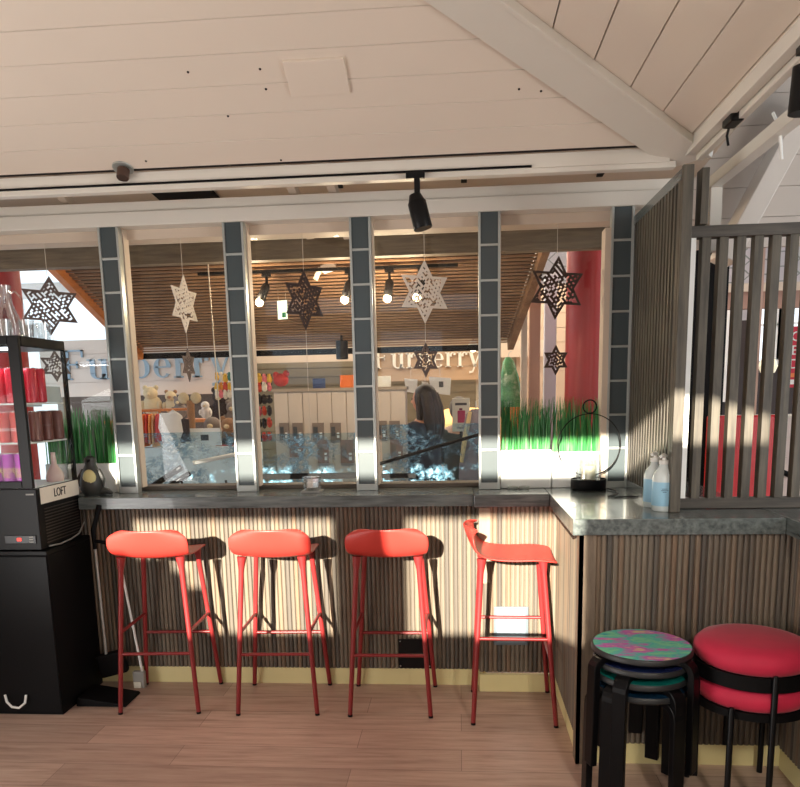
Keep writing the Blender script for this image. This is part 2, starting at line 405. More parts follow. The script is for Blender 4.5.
MB().box(0, 1.6, -0.004, 0.02, 0, 0.094).build('kick_plate', M_kick, b5)

wt = tag(MB().box(-2.045, 0.072, -0.09, 0.33, 1.007, 1.07).box(-2.6, -2.045, 0.0, 0.33, 1.007, 1.07).build('worktop', M_top, bevel=0.003), 'long dark stained worktop under the window posts', 'worktop')
wt2 = T('worktop', 'dark stained corner worktop carrying the ring lantern and slatted screens', 'worktop', (0, 0, 0))
MB().box(0.074, 0.455, -0.108, 0.33, 1.004, 1.069).build('top_board', M_top, wt2, bevel=0.003)
MB().box(0.457, 1.29, -0.885, 0.33, 1.004, 1.070).build('wing_board', M_topy, wt2, bevel=0.003)
tag(MB().box(1.292, 1.9, -2.5, -0.30, 1.004, 1.071).build('worktop', M_topy, bevel=0.003), 'dark worktop running toward the viewer at the right edge', 'worktop')
M_sill = woodmat('sill_strip', (70, 62, 54), (104, 92, 80), (1.5, 14, 14), 0.4)
ST(MB().box(-2.36, 0.86, 0.215, 0.33, 1.0702, 1.094).build('trim_8', M_sill, bevel=0.002))

# ------------------------------------------------------------------ window posts (dark panels in an aluminium ladder frame)
PX = [-1.904, -1.228, -0.559, 0.105, 0.772]; PWD = 0.112; PZ0, PZ1 = 1.0705, 2.489
pl = ['window post left of the fridge-side star, dark panels in aluminium frame', 'second window post from the left, between the narrow pale star and the dark star',
      'middle window post with dark panels and aluminium rungs', 'window post between the large pale star and the right grass boxes',
      'rightmost window post of dark panels, meeting the slatted screen']
pl[0] = 'leftmost window post of dark panels, next to the fridge'
for i, x in enumerate(PX):
    t = T('window_post', pl[i], 'post', (x, 0.10, PZ0), group='window posts')
    H = PZ1 - PZ0; f = MB()
    f.box(0, 0.012, 0, 0.05, 0, H).box(PWD - 0.012, PWD, 0, 0.05, 0, H)
    zz = [0.0]; z = 0.205
    while z < H - 0.05: zz.append(z); z += 0.1745
    for a in zz: f.box(0.012, PWD - 0.012, 0.002, 0.05, a, a + (0.035 if a == 0 else 0.012))
    f.build('frame', M_alu, t, bevel=0.0015)
    ed = zz + [H]
    for a, b in zip(ed, ed[1:]):
        MB().box(0.012, PWD - 0.012, 0.010, 0.03, a + (0.035 if a == 0 else 0.012), b).build('panel', M_slate, t)
    if i < 4: MB().box(PWD - 0.01, PWD + 0.006, 0.052, 0.115, 0.024, H).build('wood_jamb', M_cream, t)
    else: MB().box(-0.03, -0.001, 0.0, 0.10, 0.0, H - 0.1).build('wood_jamb', M_cream, t)
xs = [-2.6] + PX + [0.88]
for i in range(5):
    a = xs[i] + (PWD * 0.5 if i else 0); b = xs[i + 1] + PWD * 0.5
    wn = T('window_%d' % (i + 1), 'clear shop window pane', 'window', ((a + b) / 2, 0.29, 1.096)); ST(wn)
    del wn['category']; del wn['label']
    MB().box(-(b - a) / 2, (b - a) / 2, 0, 0.006, 0, 1.342).build('pane', M_glass, wn)

# ------------------------------------------------------------------ slatted screens on the wing
t = T('slatted_screen', 'tall dark slatted screen standing between the right window post and the front post', 'screen', (0.90, 0, 1.071))
MB().box(-0.02, 0.022, -0.665, 0.09, 0.0, 0.045).build('bottom_rail', M_topy, t, bevel=0.002)
MB().bar((0.001, -0.70, 1.345), (0.001, 0.098, 1.345), 0.042, 0.045).build('top_rail', M_topy, t, bevel=0.002)
for k in range(15):
    y = 0.070 - k * 0.0495
    MB().box(-0.020, 0.020, y - 0.012, y + 0.012, 0.046, 1.323).build('slat', M_dark, t)
MB().box(-0.022, 0.024, -0.71, -0.668, 0, 1.325).build('post', M_dark, t, bevel=0.002)
MB().box(-0.022, 0.020, -0.738, -0.712, 0.0, 1.372).build('front_board', M_dark, t, bevel=0.002)
t = T('slatted_screen', 'lower dark slatted screen along the right wing, facing the room', 'screen', (0.97, -0.64, 1.072))
MB().box(-0.035, 1.0, 0.0, 0.045, 0.0, 0.045).build('bottom_rail', M_darkh, t, bevel=0.002)
MB().box(-0.04, 1.0, -0.005, 0.05, 1.115, 1.16).build('top_rail', M_darkh, t, bevel=0.002)
MB().box(0.0, 0.03, -0.03, 0.04, 1.161, 1.375).build('post', M_dark, t, bevel=0.002)
for k in range(14):
    x = 0.022 + k * 0.069
    MB().box(x, x + 0.035, 0.0, 0.045, 0.045, 1.115).build('slat', M_dark, t, bevel=0.001)
MB().box(-0.028, -0.002, 0.0, 0.03, 0.0455, 1.114).build('white_stile', M_white, t)

# ------------------------------------------------------------------ bar stools
def make_barstool():
    t = T('bar_stool', 'x', 'stool', group='red bar stools at the counter')
    prof = [(-0.232, 0.957, 0.150), (-0.228, 0.945, 0.182), (-0.216, 0.910, 0.207), (-0.199, 0.868, 0.211), (-0.172, 0.828, 0.205), (-0.125, 0.806, 0.198), (-0.05, 0.796, 0.197),
            (0.03, 0.796, 0.199), (0.10, 0.800, 0.200), (0.16, 0.802, 0.196), (0.192, 0.797, 0.186), (0.203, 0.787, 0.170)]
    NU = 14; b = bmesh.new(); g = []
    for i, (y, z, hw) in enumerate(prof):
        row = []
        for j in range(NU + 1):
            u = -1 + 2 * j / NU; e = abs(u) ** 3; hw_ = hw * 0.965
            lip = max(0.0, (z - 0.80) / 0.157)
            row.append(b.verts.new((hw_ * u, y + 0.045 * lip * u * u + (0.03 * e if i == 0 else 0), z + 0.018 * (1 - lip) * (u * u) * (1 if i < 9 else 0.5) - (0.018 * e if i < 2 else 0))))
        g.append(row)
    for i in range(len(prof) - 1):
        for j in range(NU): b.faces.new((g[i][j], g[i][j + 1], g[i + 1][j + 1], g[i + 1][j]))
    m = MB(); m.b.free(); m.b = b
    o = m.build('seat_shell', M_red, t, smooth=True)
    md = o.modifiers.new('thick', 'SOLIDIFY'); md.thickness = 0.011; md.offset = -1
    md = o.modifiers.new('sub', 'SUBSURF'); md.levels = 1; md.render_levels = 2
    legs = {}
    for key, top, foot in (('bl', (-0.150, -0.152, 0.800), (-0.202, -0.195, 0)), ('br', (0.150, -0.152, 0.800), (0.202, -0.195, 0)),
                           ('fl', (-0.145, 0.135, 0.795), (-0.212, 0.200, 0)), ('fr', (0.145, 0.135, 0.795), (0.212, 0.200, 0))):
        a, c = Vector(top), Vector(foot); legs[key] = (a, c)
        MB().tube([a + (a - c) * 0.012, a + (c - a) * 0.03, a + (c - a) * 0.07, a + (c - a) * 0.4, c + (a - c) * 0.012], [0.024, 0.019, 0.0135, 0.0125, 0.0115], 12).build('leg', M_redleg, t, smooth=True)
        # dark glide at the foot
        MB().tube([c + (a - c) * 0.014, c], 0.0119, 12).build('foot_cap', M_black, t, smooth=True)
    def on(k, z):
        a, c = legs[k]; return c + (a - c) * ((z - c.z) / (a.z - c.z))
    for p, q, z in (('bl', 'br', 0.315), ('fl', 'fr', 0.315), ('bl', 'fl', 0.425), ('br', 'fr', 0.425)):
        MB().tube([on(p, z), on(q, z)], 0.0085, 10).build('stretcher', M_redleg, t, smooth=True)
    return t
st0 = make_barstool()
spec = [(-1.546, -0.232, 3, 'coral red bar stool beside the dustpan, leftmost of the four'), (-0.930, -0.228, 2, 'coral red bar stool second from the left, wholly sunlit from behind'),
        (-0.352, -0.232, 0, 'coral red bar stool with its back half in shadow, third from the left'), (0.256, -0.300, -91, 'coral red bar stool turned sideways in front of the steel plate')]
for i, (x, y, a, lb) in enumerate(spec):
    o = st0 if i == 0 else copy_tree(st0)
    o.location = (x, y, 0); o.rotation_euler = (0, 0, R(a)); o['label'] = lb

# ------------------------------------------------------------------ stacked round stools
def art_mat(name, cols):
    m, nt, b = nodes(name); setp(b, rough=0.25, coat=0.4)
    v = coords(nt, (3, 6, 4), (0, 0, R(30))); n = noise(nt, v, 2.0, 5, 0.6)
    nt.links.new(ramp(nt, n, [(0.22 + 0.56 * i / (len(cols) - 1), lin(c)) for i, c in enumerate(cols)]), b.inputs['Base Color']); return m
ART = [art_mat('printed_top_multicolour', [(90, 80, 170), (60, 190, 190), (140, 232, 180), (90, 210, 200), (225, 100, 205), (245, 222, 160), (80, 200, 180)]),
       art_mat('printed_top_navy', [(18, 20, 50), (30, 40, 90), (20, 60, 90)]), art_mat('printed_top_teal', [(16, 60, 70), (20, 130, 120), (14, 50, 70)]), art_mat('printed_top_blue', [(12, 24, 40), (20, 60, 90), (16, 40, 60)])]
M_edge = mat('worn_black_edge', (38, 40, 42), 0.45)
slab = ['topmost round stool of the black stack, with a multicoloured printed seat', 'second round stool in the black stack, navy seat under the topmost one',
        'third round stool down in the black stack, teal printed seat edge', 'lowest round stool of the black stack, dark blue seat']
SX0, SY0 = 0.698, -1.075
angs = [(200, 322, 80), (236, 350, 118), (222, 300, 60), (190, 298, 40)]
for k in range(4):
    z = 0.612 - k * 0.050
    t = T('stacking_stool', slab[k], 'stool', (SX0, SY0, 0), group='black stacking stools')
    rad = 0.19 if k == 0 else 0.182
    MB().lathe([(0, z - 0.024), (rad - 0.006, z - 0.024), (rad, z - 0.018), (rad, z - 0.005), (rad - 0.004, z), (0, z)], 40).build('seat_rim', M_edge, t, smooth=True)
    MB().lathe([(0, z - 0.001), (rad - 0.008, z - 0.001), (rad - 0.008, z + 0.0015), (0, z + 0.0015)], 40).build('seat_top', ART[k], t)
    for a in angs[k]:
        # bent leg: runs out under the seat, round the knee and straight down; lower stools stand on the floor, upper ones hang in the stack
        rr = R(a); M = Matrix.Rotation(rr, 4, 'Z'); ro = rad + 0.014 + 0.006 * (k % 2)
        pts = []; zt = z - 0.038
        foot = 0.0 + (0.612 - 3 * 0.050 - z) * -1 if k < 3 else 0.0
        pts = [(rad - 0.085, zt + 0.006), (ro - 0.045, zt + 0.004)]
        for j in range(1, 6):
            an = PI / 2 * j / 5; pts.append((ro - 0.045 + 0.045 * math.sin(an), zt + 0.004 - 0.045 * (1 - math.cos(an))))
        pts.append((ro + 0.006, foot + 0.0))
        mb = MB(); W = 0.027; TH = 0.013; rings = []
        for i, (px, pz) in enumerate(pts):
            a0 = Vector(pts[max(i - 1, 0)]); a1 = Vector(pts[min(i + 1, len(pts) - 1)]); d = (a1 - a0).normalized(); nx, nz = -d.y, d.x
            rings.append([mb.b.verts.new(M @ Vector((px + nx * TH * s2, W * s1, pz + nz * TH * s2))) for s1, s2 in ((-1, -1), (1, -1), (1, 1), (-1, 1))])
        for A, B in zip(rings, rings[1:]):
            for i in range(4): mb.b.faces.new((A[i], A[(i + 1) % 4], B[(i + 1) % 4], B[i]))
        mb.b.faces.new(rings[0]); mb.b.faces.new(rings[-1])
        mb.build('leg', M_blackw, t, bevel=0.003)

# ------------------------------------------------------------------ velvet poufs, two stacked
def pouf(z, lab, off, bh):
    t = T('velvet_stool', lab, 'stool', (1.108, -1.085, 0), group='stacked velvet stools')
    r = 0.205
    MB().lathe([(0, z), (r - 0.02, z), (r - 0.004, z + 0.012), (r + 0.006, z + 0.036), (r + 0.003, z + 0.062), (r - 0.02, z + 0.086), (r - 0.07, z + 0.098), (0, z + 0.102)], 48).build('cushion', M_velvet, t, smooth=True)
    MB().lathe([(r - 0.01, z - bh), (r + 0.003, z - bh), (r + 0.003, z + 0.004), (r - 0.01, z + 0.004)], 48).build('frame_band', M_blackm, t, smooth=True)
    MB().lathe([(0, z - 0.012), (r - 0.012, z - 0.012), (r - 0.012, z - 0.001), (0, z - 0.001)], 40).build('seat_base', M_blackm, t)
    for k in range(4):
        a = R(off + 90 * k); x, y = (r + 0.016) * math.cos(a), (r + 0.016) * math.sin(a)
        foot = 0.0 if z < 0.45 else 0.10
        MB().tube([(x, y, foot), (x, y, z + 0.012), (x, y, z + 0.02)], [0.011, 0.011, 0.007], 12).build('leg', M_black, t, smooth=True)
pouf(0.555, 'upper raspberry velvet stool of the stack at the right edge', 270, 0.05)
pouf(0.418, 'lower raspberry velvet stool, mostly hidden beneath the upper one', 234, 0.025)

# ------------------------------------------------------------------ hanging perforated stars
def star_bm(R0, seed, cell):
    """six pointed star cut in a cross-stitch lattice: solid rim, diagonal net with random filled cells; local x,z plane"""
    rnd = random.Random(seed); mb = MB(); D = 0.005
    out = []
    for i in range(12):
        a = PI / 2 + PI * i / 6; r = R0 if i % 2 == 0 else R0 / math.sqrt(3); out.append((r * math.cos(a), r * math.sin(a)))
    k = 1 - 0.012 / (R0 * 0.5)
    inn = [(x * k, z * k) for x, z in out]
    for i in range(12):
        j = (i + 1) % 12; mb.prism([out[i], out[j], inn[j], inn[i]], D)
    def inside(x, z, q):
        t1 = all(x * math.cos(a) + z * math.sin(a) <= R0 / 2 * q for a in (PI / 6, 5 * PI / 6, -PI / 2))
        t2 = all(x * math.cos(a) + z * math.sin(a) <= R0 / 2 * q for a in (-PI / 6, -5 * PI / 6, PI / 2))
        return t1 or t2
    n = int(R0 / cell * 1.5) + 2; h = cell * 0.36
    for i in range(-n, n + 1):
        for j in range(-n, n + 1):
            x, z = (i + j) * cell * 0.5, (i - j) * cell * 0.5
            if not inside(x, z, k + 0.02): continue
            if (i + 2 * j) % 4 == 0 or rnd.random() < 0.25: continue
            e = cell * 0.535
            mb.prism([(x + e, z), (x, z + e), (x - e, z), (x, z - e)], D)
    return mb
def star(px, py, Rv, rz, m, label, seed, top_py, smallpy=None, Rs=0.0, small_label=None, lean=0.0, ms=None):
    Y = 0.20; p = at(px, py, Y); t = T('hanging_star', label, 'star', p, R(rz), 'large hanging stars')
    o = star_bm(Rv, seed, 0.0150).build('star_plate', m, t); o.rotation_euler = (0, R(lean), 0)
    mb = MB().tube([(0, 0.0025, Rv), (0, 0.0025, 2.442 - p.z)], 0.0016, 6)
    mb.build('string', M_string, t)
    if smallpy is not None:
        q = at(px + 0.5, smallpy, Y)
        MB().tube([(0, 0.0025, -Rv), (0, 0.0025, q.z + Rs - p.z)], 0.0016, 6).build('string', M_string, t)
    if small_label:
        t2 = T('hanging_star', small_label, 'star', (p.x, q.y, q.z), R(rz + 6), 'small hanging stars')
        star_bm(Rs * 1.12, seed + 9, 0.0115).build('star_plate', ms or m, t2)
M_starl = mat('grey_brown_plywood', (104, 88, 82), 0.6)
star(50, 306, 0.162, 32, M_starl, 'large star over the fridge, bright sky showing through its lattice', 3, 240, 366, 0.080, 'small dark star hanging beside the glass fridge', 3)
star(185, 304, 0.155, 81, M_starw, 'large pale star seen nearly edge-on in the pane after the leftmost post', 5, 235, 365, 0.083, 'small grey star below the narrow pale star', 2, M_starl)
star(305, 300, 0.158, 55, M_stard, 'large dark star beside the exit sign, no small star beneath', 8, 240, 440, 0.0, None)
star(425, 292, 0.163, 33, M_starw, 'large pale front-lit star under the black spotlight', 11, 240, 360, 0.083, 'small grey star hanging before the right word of the shop sign', 0, M_starl)
star(557, 288, 0.162, 14, M_stard, 'large dark star in front of the red column', 13, 240, 360, 0.071, 'small dark star left of the red column', 3)

# ------------------------------------------------------------------ fridge on its cabinet
t = T('cabinet', 'plain black cabinet under the glass-door fridge at the left edge', 'cabinet', (-2.38, -0.24, 0))
MB().box(-0.34, 0.348, -0.215, 0.215, 0.0, 0.835).build('body', M_blackm, t, bevel=0.003)
MB().box(-0.345, 0.345, -0.222, -0.216, 0.02, 0.83).build('door', M_blackw, t, bevel=0.002)
MB().box(-0.35, 0.35, -0.222, 0.215, 0.836, 0.858).build('top_board', M_blackw, t, bevel=0.003)
p = [at(5, 695, -0.468), at(7, 702, -0.49), at(12, 707, -0.50), at(19, 708, -0.50), at(25, 703, -0.49), at(26, 695, -0.468)]
tag(MB().tube([Vector(v) for v in p], 0.006, 8).build('strap', M_white, smooth=True), 'white strap loop at the foot of the black cabinet', 'strap')

FX0, FX1, FY0, FY1, FZ0, FZ1 = -2.62, -2.062, -0.445, -0.045, 0.86, 1.895
t = T('display_fridge', 'black countertop display fridge with glass sides, filled with cans', 'fridge', (-2.34, -0.245, 0.86))
mb = MB().box(FX0, FX1, FY0, FY1, FZ0, 1.165); mb.build('base_unit', M_black, t, world=True, bevel=0.004)
mb = MB().box(FX0, FX1, FY0, FY1, FZ1 - 0.05, FZ1); mb.build('top_unit', M_black, t, world=True, bevel=0.006)
for x, y in ((FX1 - 0.018, FY1 - 0.02), (FX0, FY1 - 0.02), (FX0, FY0)): MB().box(x, x + 0.018, y, y + 0.02, 1.165, FZ1 - 0.05).build('corner_post', M_black, t, world=True)
d = MB().box(FX1 - 0.055, FX1, FY0 - 0.022, FY0 - 0.002, 1.17, FZ1).box(FX0, FX0 + 0.05, FY0 - 0.022, FY0 - 0.002, 1.17, FZ1).box(FX0 + 0.05, FX1 - 0.055, FY0 - 0.022, FY0 - 0.002, 1.17, 1.205).box(FX0 + 0.05, FX1 - 0.055, FY0 - 0.022, FY0 - 0.002, FZ1 - 0.04, FZ1).build('door', M_black, t, world=True, bevel=0.003)
MB().box(FX0 + 0.05, FX1 - 0.055, FY0 - 0.016, FY0 - 0.011, 1.205, FZ1 - 0.04).build('door_glass', M_fglass, d, world=True)
MB().box(FX1 - 0.006, FX1 - 0.001, FY0 + 0.022, FY1 - 0.022, 1.17, FZ1 - 0.05).build('side_glass', M_fglass, t, world=True)
MB().box(FX0 + 0.02, FX1 - 0.02, FY0 + 0.01, FY1 - 0.03, 1.166, 1.172).build('floor_tray', M_white, t, world=True)
SH_ = [1.172, 1.39, 1.58]
for z in SH_[1:]:
    MB().box(FX0 + 0.02, FX1 - 0.02, FY0 + 0.03, FY1 - 0.03, z - 0.008, z).build('shelf', M_white, t, world=True)
# cool white strip light along the top of the cabinet interior
MB().box(FX0 + 0.06, FX1 - 0.07, FY0 + 0.02, FY0 + 0.04, FZ1 - 0.064, FZ1 - 0.051).build('light_strip', glow('fridge_strip', (240, 246, 255), 4.0), t, world=True)
MB().box(FX1 - 0.064, FX1 - 0.056, FY0 + 0.006, FY0 + 0.012, 1.2, FZ1 - 0.08).build('light_strip', glow('fridge_strip_side', (240, 246, 255), 3.0), t, world=True)
fl = bpy.data.lights.new('fridge_light', 'AREA'); fl.shape = 'RECTANGLE'; fl.size = 0.40; fl.size_y = 0.03; fl.energy = 1.0; fl.color = (0.92, 0.96, 1.0)
fo = bpy.data.objects.new('fridge_light', fl); C.objects.link(fo); fo.location = (-2.34, FY0 + 0.012, 1.82); fo.rotation_euler = Vector((0, 0.30, -1)).to_track_quat('-Z', 'Y').to_euler()
# control panel
o = MB().box(-2.245, -2.085, FY0 - 0.006, FY0 - 0.001, 0.895, 0.935).build('control_panel', mat('panel_face', (42, 44, 48), 0.3), t, world=True, bevel=0.002)
text('temperature_display', '88', 0.022, glow('red_led', (255, 60, 50), 3.0), o, (0, 0, 0), (PI / 2, 0, 0)); o.children[-1].location = Vector((-2.17, FY0 - 0.008, 0.915)) - Vector((-2.34, -0.245, 0.86))
for i in range(3):
    MB().box(-2.118, -2.098, FY0 - 0.008, FY0 - 0.005, 0.9 + 0.012 * i, 0.906 + 0.012 * i).build('button', M_grey, o, world=True)
MB().box(-2.115, -2.075, FY0 - 0.003, FY0 - 0.0005, 1.135, 1.142).build('badge', M_grey, t, world=True)
# side label with handwriting, louvred vent below
lb = MB().box(FX1 + 0.0005, FX1 + 0.003, FY0 + 0.03, FY1 + 0.0, 1.085, 1.165).build('side_label', M_offw, t, world=True)
x0 = text('side_label_text', 'LOFT', 0.062, M_black, lb, (0, 0, 0), (PI / 2, 0, PI / 2), sx=0.8); x0.location = Vector((FX1 + 0.004, -0.235, 1.125)) - Vector((-2.34, -0.245, 0.86))
mb = MB()
for k in range(12): mb.box(FX1 + 0.0005, FX1 + 0.004, FY0 + 0.05, FY1 - 0.02, 0.885 + k * 0.0155, 0.890 + k * 0.0155)
mb.build('vent_grille', mat('vent_slats', (92, 84, 78), 0.3, 0.6), t, world=True)
tag(MB().tube([(-2.05, -0.40, 0.872), (-2.046, -0.3, 0.864), (-2.045, -0.2, 0.868), (-2.05, -0.1, 0.88), (-2.053, -0.03, 0.93)], 0.004, 8).build('cable', M_grey, smooth=True), 'grey cable lying on the black cabinet beside the fridge', 'cable')

# drinks in the fridge
def can_mat(name, c0, c1, sc=6): return art_mat(name, [c0, c0, c1, c0, c1])
M_can = [mat('purple_can', (196, 60, 190), 0.3, 0.2, var=0.15, vscale=12), mat('red_white_can', (214, 70, 62), 0.3, 0.2, var=0.2, vscale=25), mat('rose_red_can', (206, 40, 60), 0.3, 0.1, var=0.3, vscale=20)]
M_lid = mat('can_lid', (200, 202, 204), 0.25, 0.8); M_yel = mat('yellow_print', (246, 226, 70), 0.5); M_prw = mat('white_print', (244, 240, 236), 0.5)
def make_can(r, h, m, txt, tm, lab, grp, sz):
    t = T('drink_can', lab, 'can', group=grp)
    MB().lathe([(r * 0.8, 0), (r, 0.006), (r, h - 0.014), (r * 0.82, h - 0.002)], 20).build('body', m, t, smooth=True)
    MB().lathe([(r * 0.84, h - 0.003), (r * 0.84, h), (0, h)], 20).build('lid', M_lid, t, smooth=True)
    if txt: text('print', txt, sz, tm, t, (0, -r - 0.001, h * 0.42), (PI / 2, 0, 0), 0.001, lsp=0.85)
    return t
def row(proto, xs, y, z, labs):
    for i, x in enumerate(xs):
        o = proto if i == 0 else copy_tree(proto)
        o.location = (x, y, z); o['label'] = labs[i]
row(make_can(0.029, 0.165, M_can[0], 'EXO\nTIC', M_yel, '', 'purple cans on the bottom fridge shelf', 0.030), [-2.150, -2.214, -2.278, -2.342], -0.40, 1.1725,
    ['purple can on the bottom fridge shelf, nearest the glass side', 'purple can second from the glass side on the bottom shelf', 'purple can third from the glass side at the photo edge', 'purple can fourth in on the bottom shelf, cut off by the photo edge'])
row(make_can(0.031, 0.150, M_can[1], 'COLDU', M_prw, '', 'red and white cans on the middle fridge shelf', 0.020), [-2.150, -2.216, -2.282], -0.40, 1.3905,
    ['red can with white lettering on the middle shelf, nearest the glass side', 'red can with white lettering on the middle shelf, second in', 'red can with white lettering on the middle shelf at the photo edge'])
row(make_can(0.031, 0.150, mat('brown_can', (120, 70, 62), 0.35, 0.2, var=0.2, vscale=20), None, None, '', 'brown cans along the glass side of the fridge', 0.02), [-2.098, -2.100, -2.098], -0.2, 1.3905,
    ['brown can at the front of the middle shelf seen through the glass side', 'brown can midway along the middle shelf seen through the glass side', 'brown can at the rear of the middle shelf seen through the glass side'])
browns = [o for o in C.objects if o.get('group') == 'brown cans along the glass side of the fridge']
for o, y in zip(browns, (-0.33, -0.23, -0.13)): o.location.y = y
row(make_can(0.031, 0.17, M_can[2], None, None, '', 'rose red cans on the upper fridge shelf', 0.02), [-2.160, -2.226, -2.292, -2.102, -2.102], -0.39, 1.5805,
    ['rose red can on the upper fridge shelf beside the door frame', 'rose red can on the upper fridge shelf, second in from the door frame', 'rose red can on the upper fridge shelf at the photo edge', 'dark red can at the front of the upper shelf behind the side glass', 'dark red can further back on the upper shelf behind the side glass'])
ups = [o for o in C.objects if o.get('group') == 'rose red cans on the upper fridge shelf']
ups[3].location.y = -0.33; ups[4].location.y = -0.255
bt = T('bottle', 'pale pink swan-necked bottle low behind the fridge side glass', 'bottle', (-2.12, -0.16, 1.1725))
MB().lathe([(0, 0), (0.042, 0), (0.046, 0.02), (0.04, 0.045), (0.016, 0.085), (0.011, 0.14), (0.012, 0.15), (0, 0.15)], 20).build('body', mat('blush_glass', (232, 196, 186), 0.3), bt, smooth=True)
tag(MB().box(-2.15, -2.085, -0.24, -0.09, 1.72, 1.80).box(-2.17, -2.1, -0.3, -0.25, 1.70, 1.71).build('box', mat('pale_carton', (200, 206, 206), 0.6)), 'pale carton at the top rear of the fridge', 'box').location.z = -0.139

# glassware on the fridge
t = T('carafe', 'clear glass carafe standing on top of the fridge', 'carafe', (at(10, 338, -0.22).x, -0.22, FZ1))
MB().lathe([(0.0, 0.002), (0.058, 0.002), (0.064, 0.02), (0.062, 0.09), (0.03, 0.17), (0.024, 0.235), (0.030, 0.265), (0.027, 0.265), (0.021, 0.235), (0.027, 0.17), (0.058, 0.09), (0.06, 0.02), (0.0, 0.008)], 28).build('body', M_clear, t, smooth=True)
MB().tube([(0.026, 0, 0.225), (0.05, 0, 0.235), (0.082, 0, 0.20), (0.09, 0, 0.14), (0.076, 0, 0.09), (0.058, 0, 0.085)], 0.006, 8).build('handle', M_clear, t, smooth=True)
gp = [(-2.30, -0.34), (-2.19, -0.355), (-2.11, -0.30), (-2.11, -0.15), (-2.20, -0.12)]
gl = ['clear tumbler on the fridge at the far left front', 'clear tumbler on the fridge in front of the carafe', 'clear tumbler on the fridge, right front beneath the star', 'clear tumbler on the fridge, rightmost by the side edge', 'clear tumbler on the fridge behind the carafe']
g0 = None
for (x, y), l in zip(gp, gl):
    if g0 is None: g0 = tag(MB().lathe([(0.0, 0.003), (0.030, 0.003), (0.035, 0.06), (0.037, 0.085), (0.034, 0.085), (0.031, 0.06), (0.027, 0.008), (0, 0.008)], 20).build('tumbler', M_clear, smooth=True), l, 'glass', 'tumblers on the fridge'); g = g0
    else: g = g0.copy(); C.objects.link(g); g['label'] = l
    g.location = (x, y, FZ1)

# dustpan and brush
t = T('dustpan', 'black long-handled dustpan leaning beside the cabinet', 'dustpan', (-1.98, -0.13, 0))
a = Vector((-1.93, -0.085, 1.03)); b = Vector((-1.955, -0.13, 0.90)); c = Vector((-1.950, -0.135, 0.80)); d = Vector((-1.945, -0.13, 0.17))
MB().tube([b, c, d], 0.0085, 10).build('pole', M_alu, t, world=True, smooth=True)
MB().tube([a, a * 0.6 + b * 0.4, b, c], [0.016, 0.013, 0.014, 0.011], 10).build('handle_grip', M_blackm, t, world=True, smooth=True)
MB().tube([c + Vector((0, 0, 0.045)), c + Vector((0.10, -0.01, 0.03))], 0.010, 8).build('clip_arm', M_blackm, t, world=True, smooth=True)
mb = MB(); mb.bar((-1.99, -0.13, 0.135), (-1.85, -0.10, 0.165), 0.055, 0.13).build('hood', M_blackm, t, world=True, bevel=0.012)
mb = MB(); mb.prism([(-0.12, 0.0), (0.15, 0.0), (0.14, 0.012), (-0.11, 0.05)], 0.19, Matrix.Translation((-1.895, -0.36, 0.003))); mb.build('pan', M_blackm, t, world=True, bevel=0.004)
t = T('broom', 'small grey brush on a thin white stick by the dustpan', 'broom', (-1.765, -0.085, 0))
a = at(122, 572, -0.06); b = Vector((-1.765, -0.085, 0.06))
MB().tube([a, b], 0.007, 10).build('stick', M_white, t, world=True, smooth=True)
MB().box(-1.82, -1.755, -0.10, -0.07, 0.035, 0.095).box(-1.772, -1.755, -0.10, -0.07, 0.0, 0.04).build('brush_block', M_grey, t, world=True, bevel=0.004)
MB().box(-1.818, -1.776, -0.098, -0.072, 0.0, 0.036).build('bristles', M_offw, t, world=True)

# ------------------------------------------------------------------ things on the worktop and sill
M_box = mat('white_planter', (232, 234, 232), 0.5, var=0.02)
def grass_mat():
    m, nt, b = nodes('artificial_grass'); setp(b, rough=0.45)
    n = noise(nt, coords(nt, (30, 30, 3)), 2, 4)
    nt.links.new(ramp(nt, n, [(0.25, lin((20, 70, 36))), (0.5, lin((44, 128, 62))), (0.8, lin((120, 190, 110)))]), b.inputs['Base Color']); return m
M_grass = grass_mat()
def planter(x0, x1, zb, zt, lab, seed):
    t = T('grass_planter', lab, 'planter', ((x0 + x1) / 2, 0.18, 1.0705), group='white grass planters'); W = (x1 - x0) / 2
    MB().box(-W, W, -0.045, 0.03, 0, zb - 1.0705).build('box', M_box, t, bevel=0.003)
    rnd = random.Random(seed); mb = MB(); n = int((x1 - x0) * 620)
    for i in range(n):
        x = rnd.uniform(-W + 0.006, W - 0.006); y = rnd.uniform(-0.036, 0.022); h = (zt - zb) * rnd.uniform(0.80, 1.06); wd = rnd.uniform(0.002, 0.0036)
        dx, dy = rnd.gauss(0, 0.010), rnd.gauss(0, 0.008); z0 = zb - 1.0705 - 0.004; a = rnd.uniform(-0.6, 0.6); ca, sa = math.cos(a) * wd, math.sin(a) * wd
        pts = [(0, 1.0), (0.55, 0.9), (1.0, 0.15)]; prev = None
        for f, ww in pts:
            px, py, pz = x + dx * f * f, y + dy * f * f, z0 + h * f
            cur = [mb.b.verts.new((px - ca * ww, py - sa * ww, pz)), mb.b.verts.new((px, py + wd * ww * 0.8, pz)), mb.b.verts.new((px + ca * ww, py + sa * ww, pz))]
            if prev:
                for k in range(3): mb.b.faces.new((prev[k], prev[(k + 1) % 3], cur[(k + 1) % 3], cur[k]))
            prev = cur
    o = mb.build('grass', M_grass, t); o['kind'] = 'stuff'
planter(0.222, 0.492, 1.275, 1.545, 'white planter of artificial grass beside the fourth window post', 1)
planter(0.498, 0.755, 1.262, 1.545, 'white planter of artificial grass behind the ring lantern', 2)
planter(-2.34, -2.215, 1.235, 1.525, 'white planter of artificial grass hidden behind the fridge', 3)
planter(-2.208, -1.925, 1.235, 1.54, 'white planter of artificial grass behind the penguin figurine', 4)

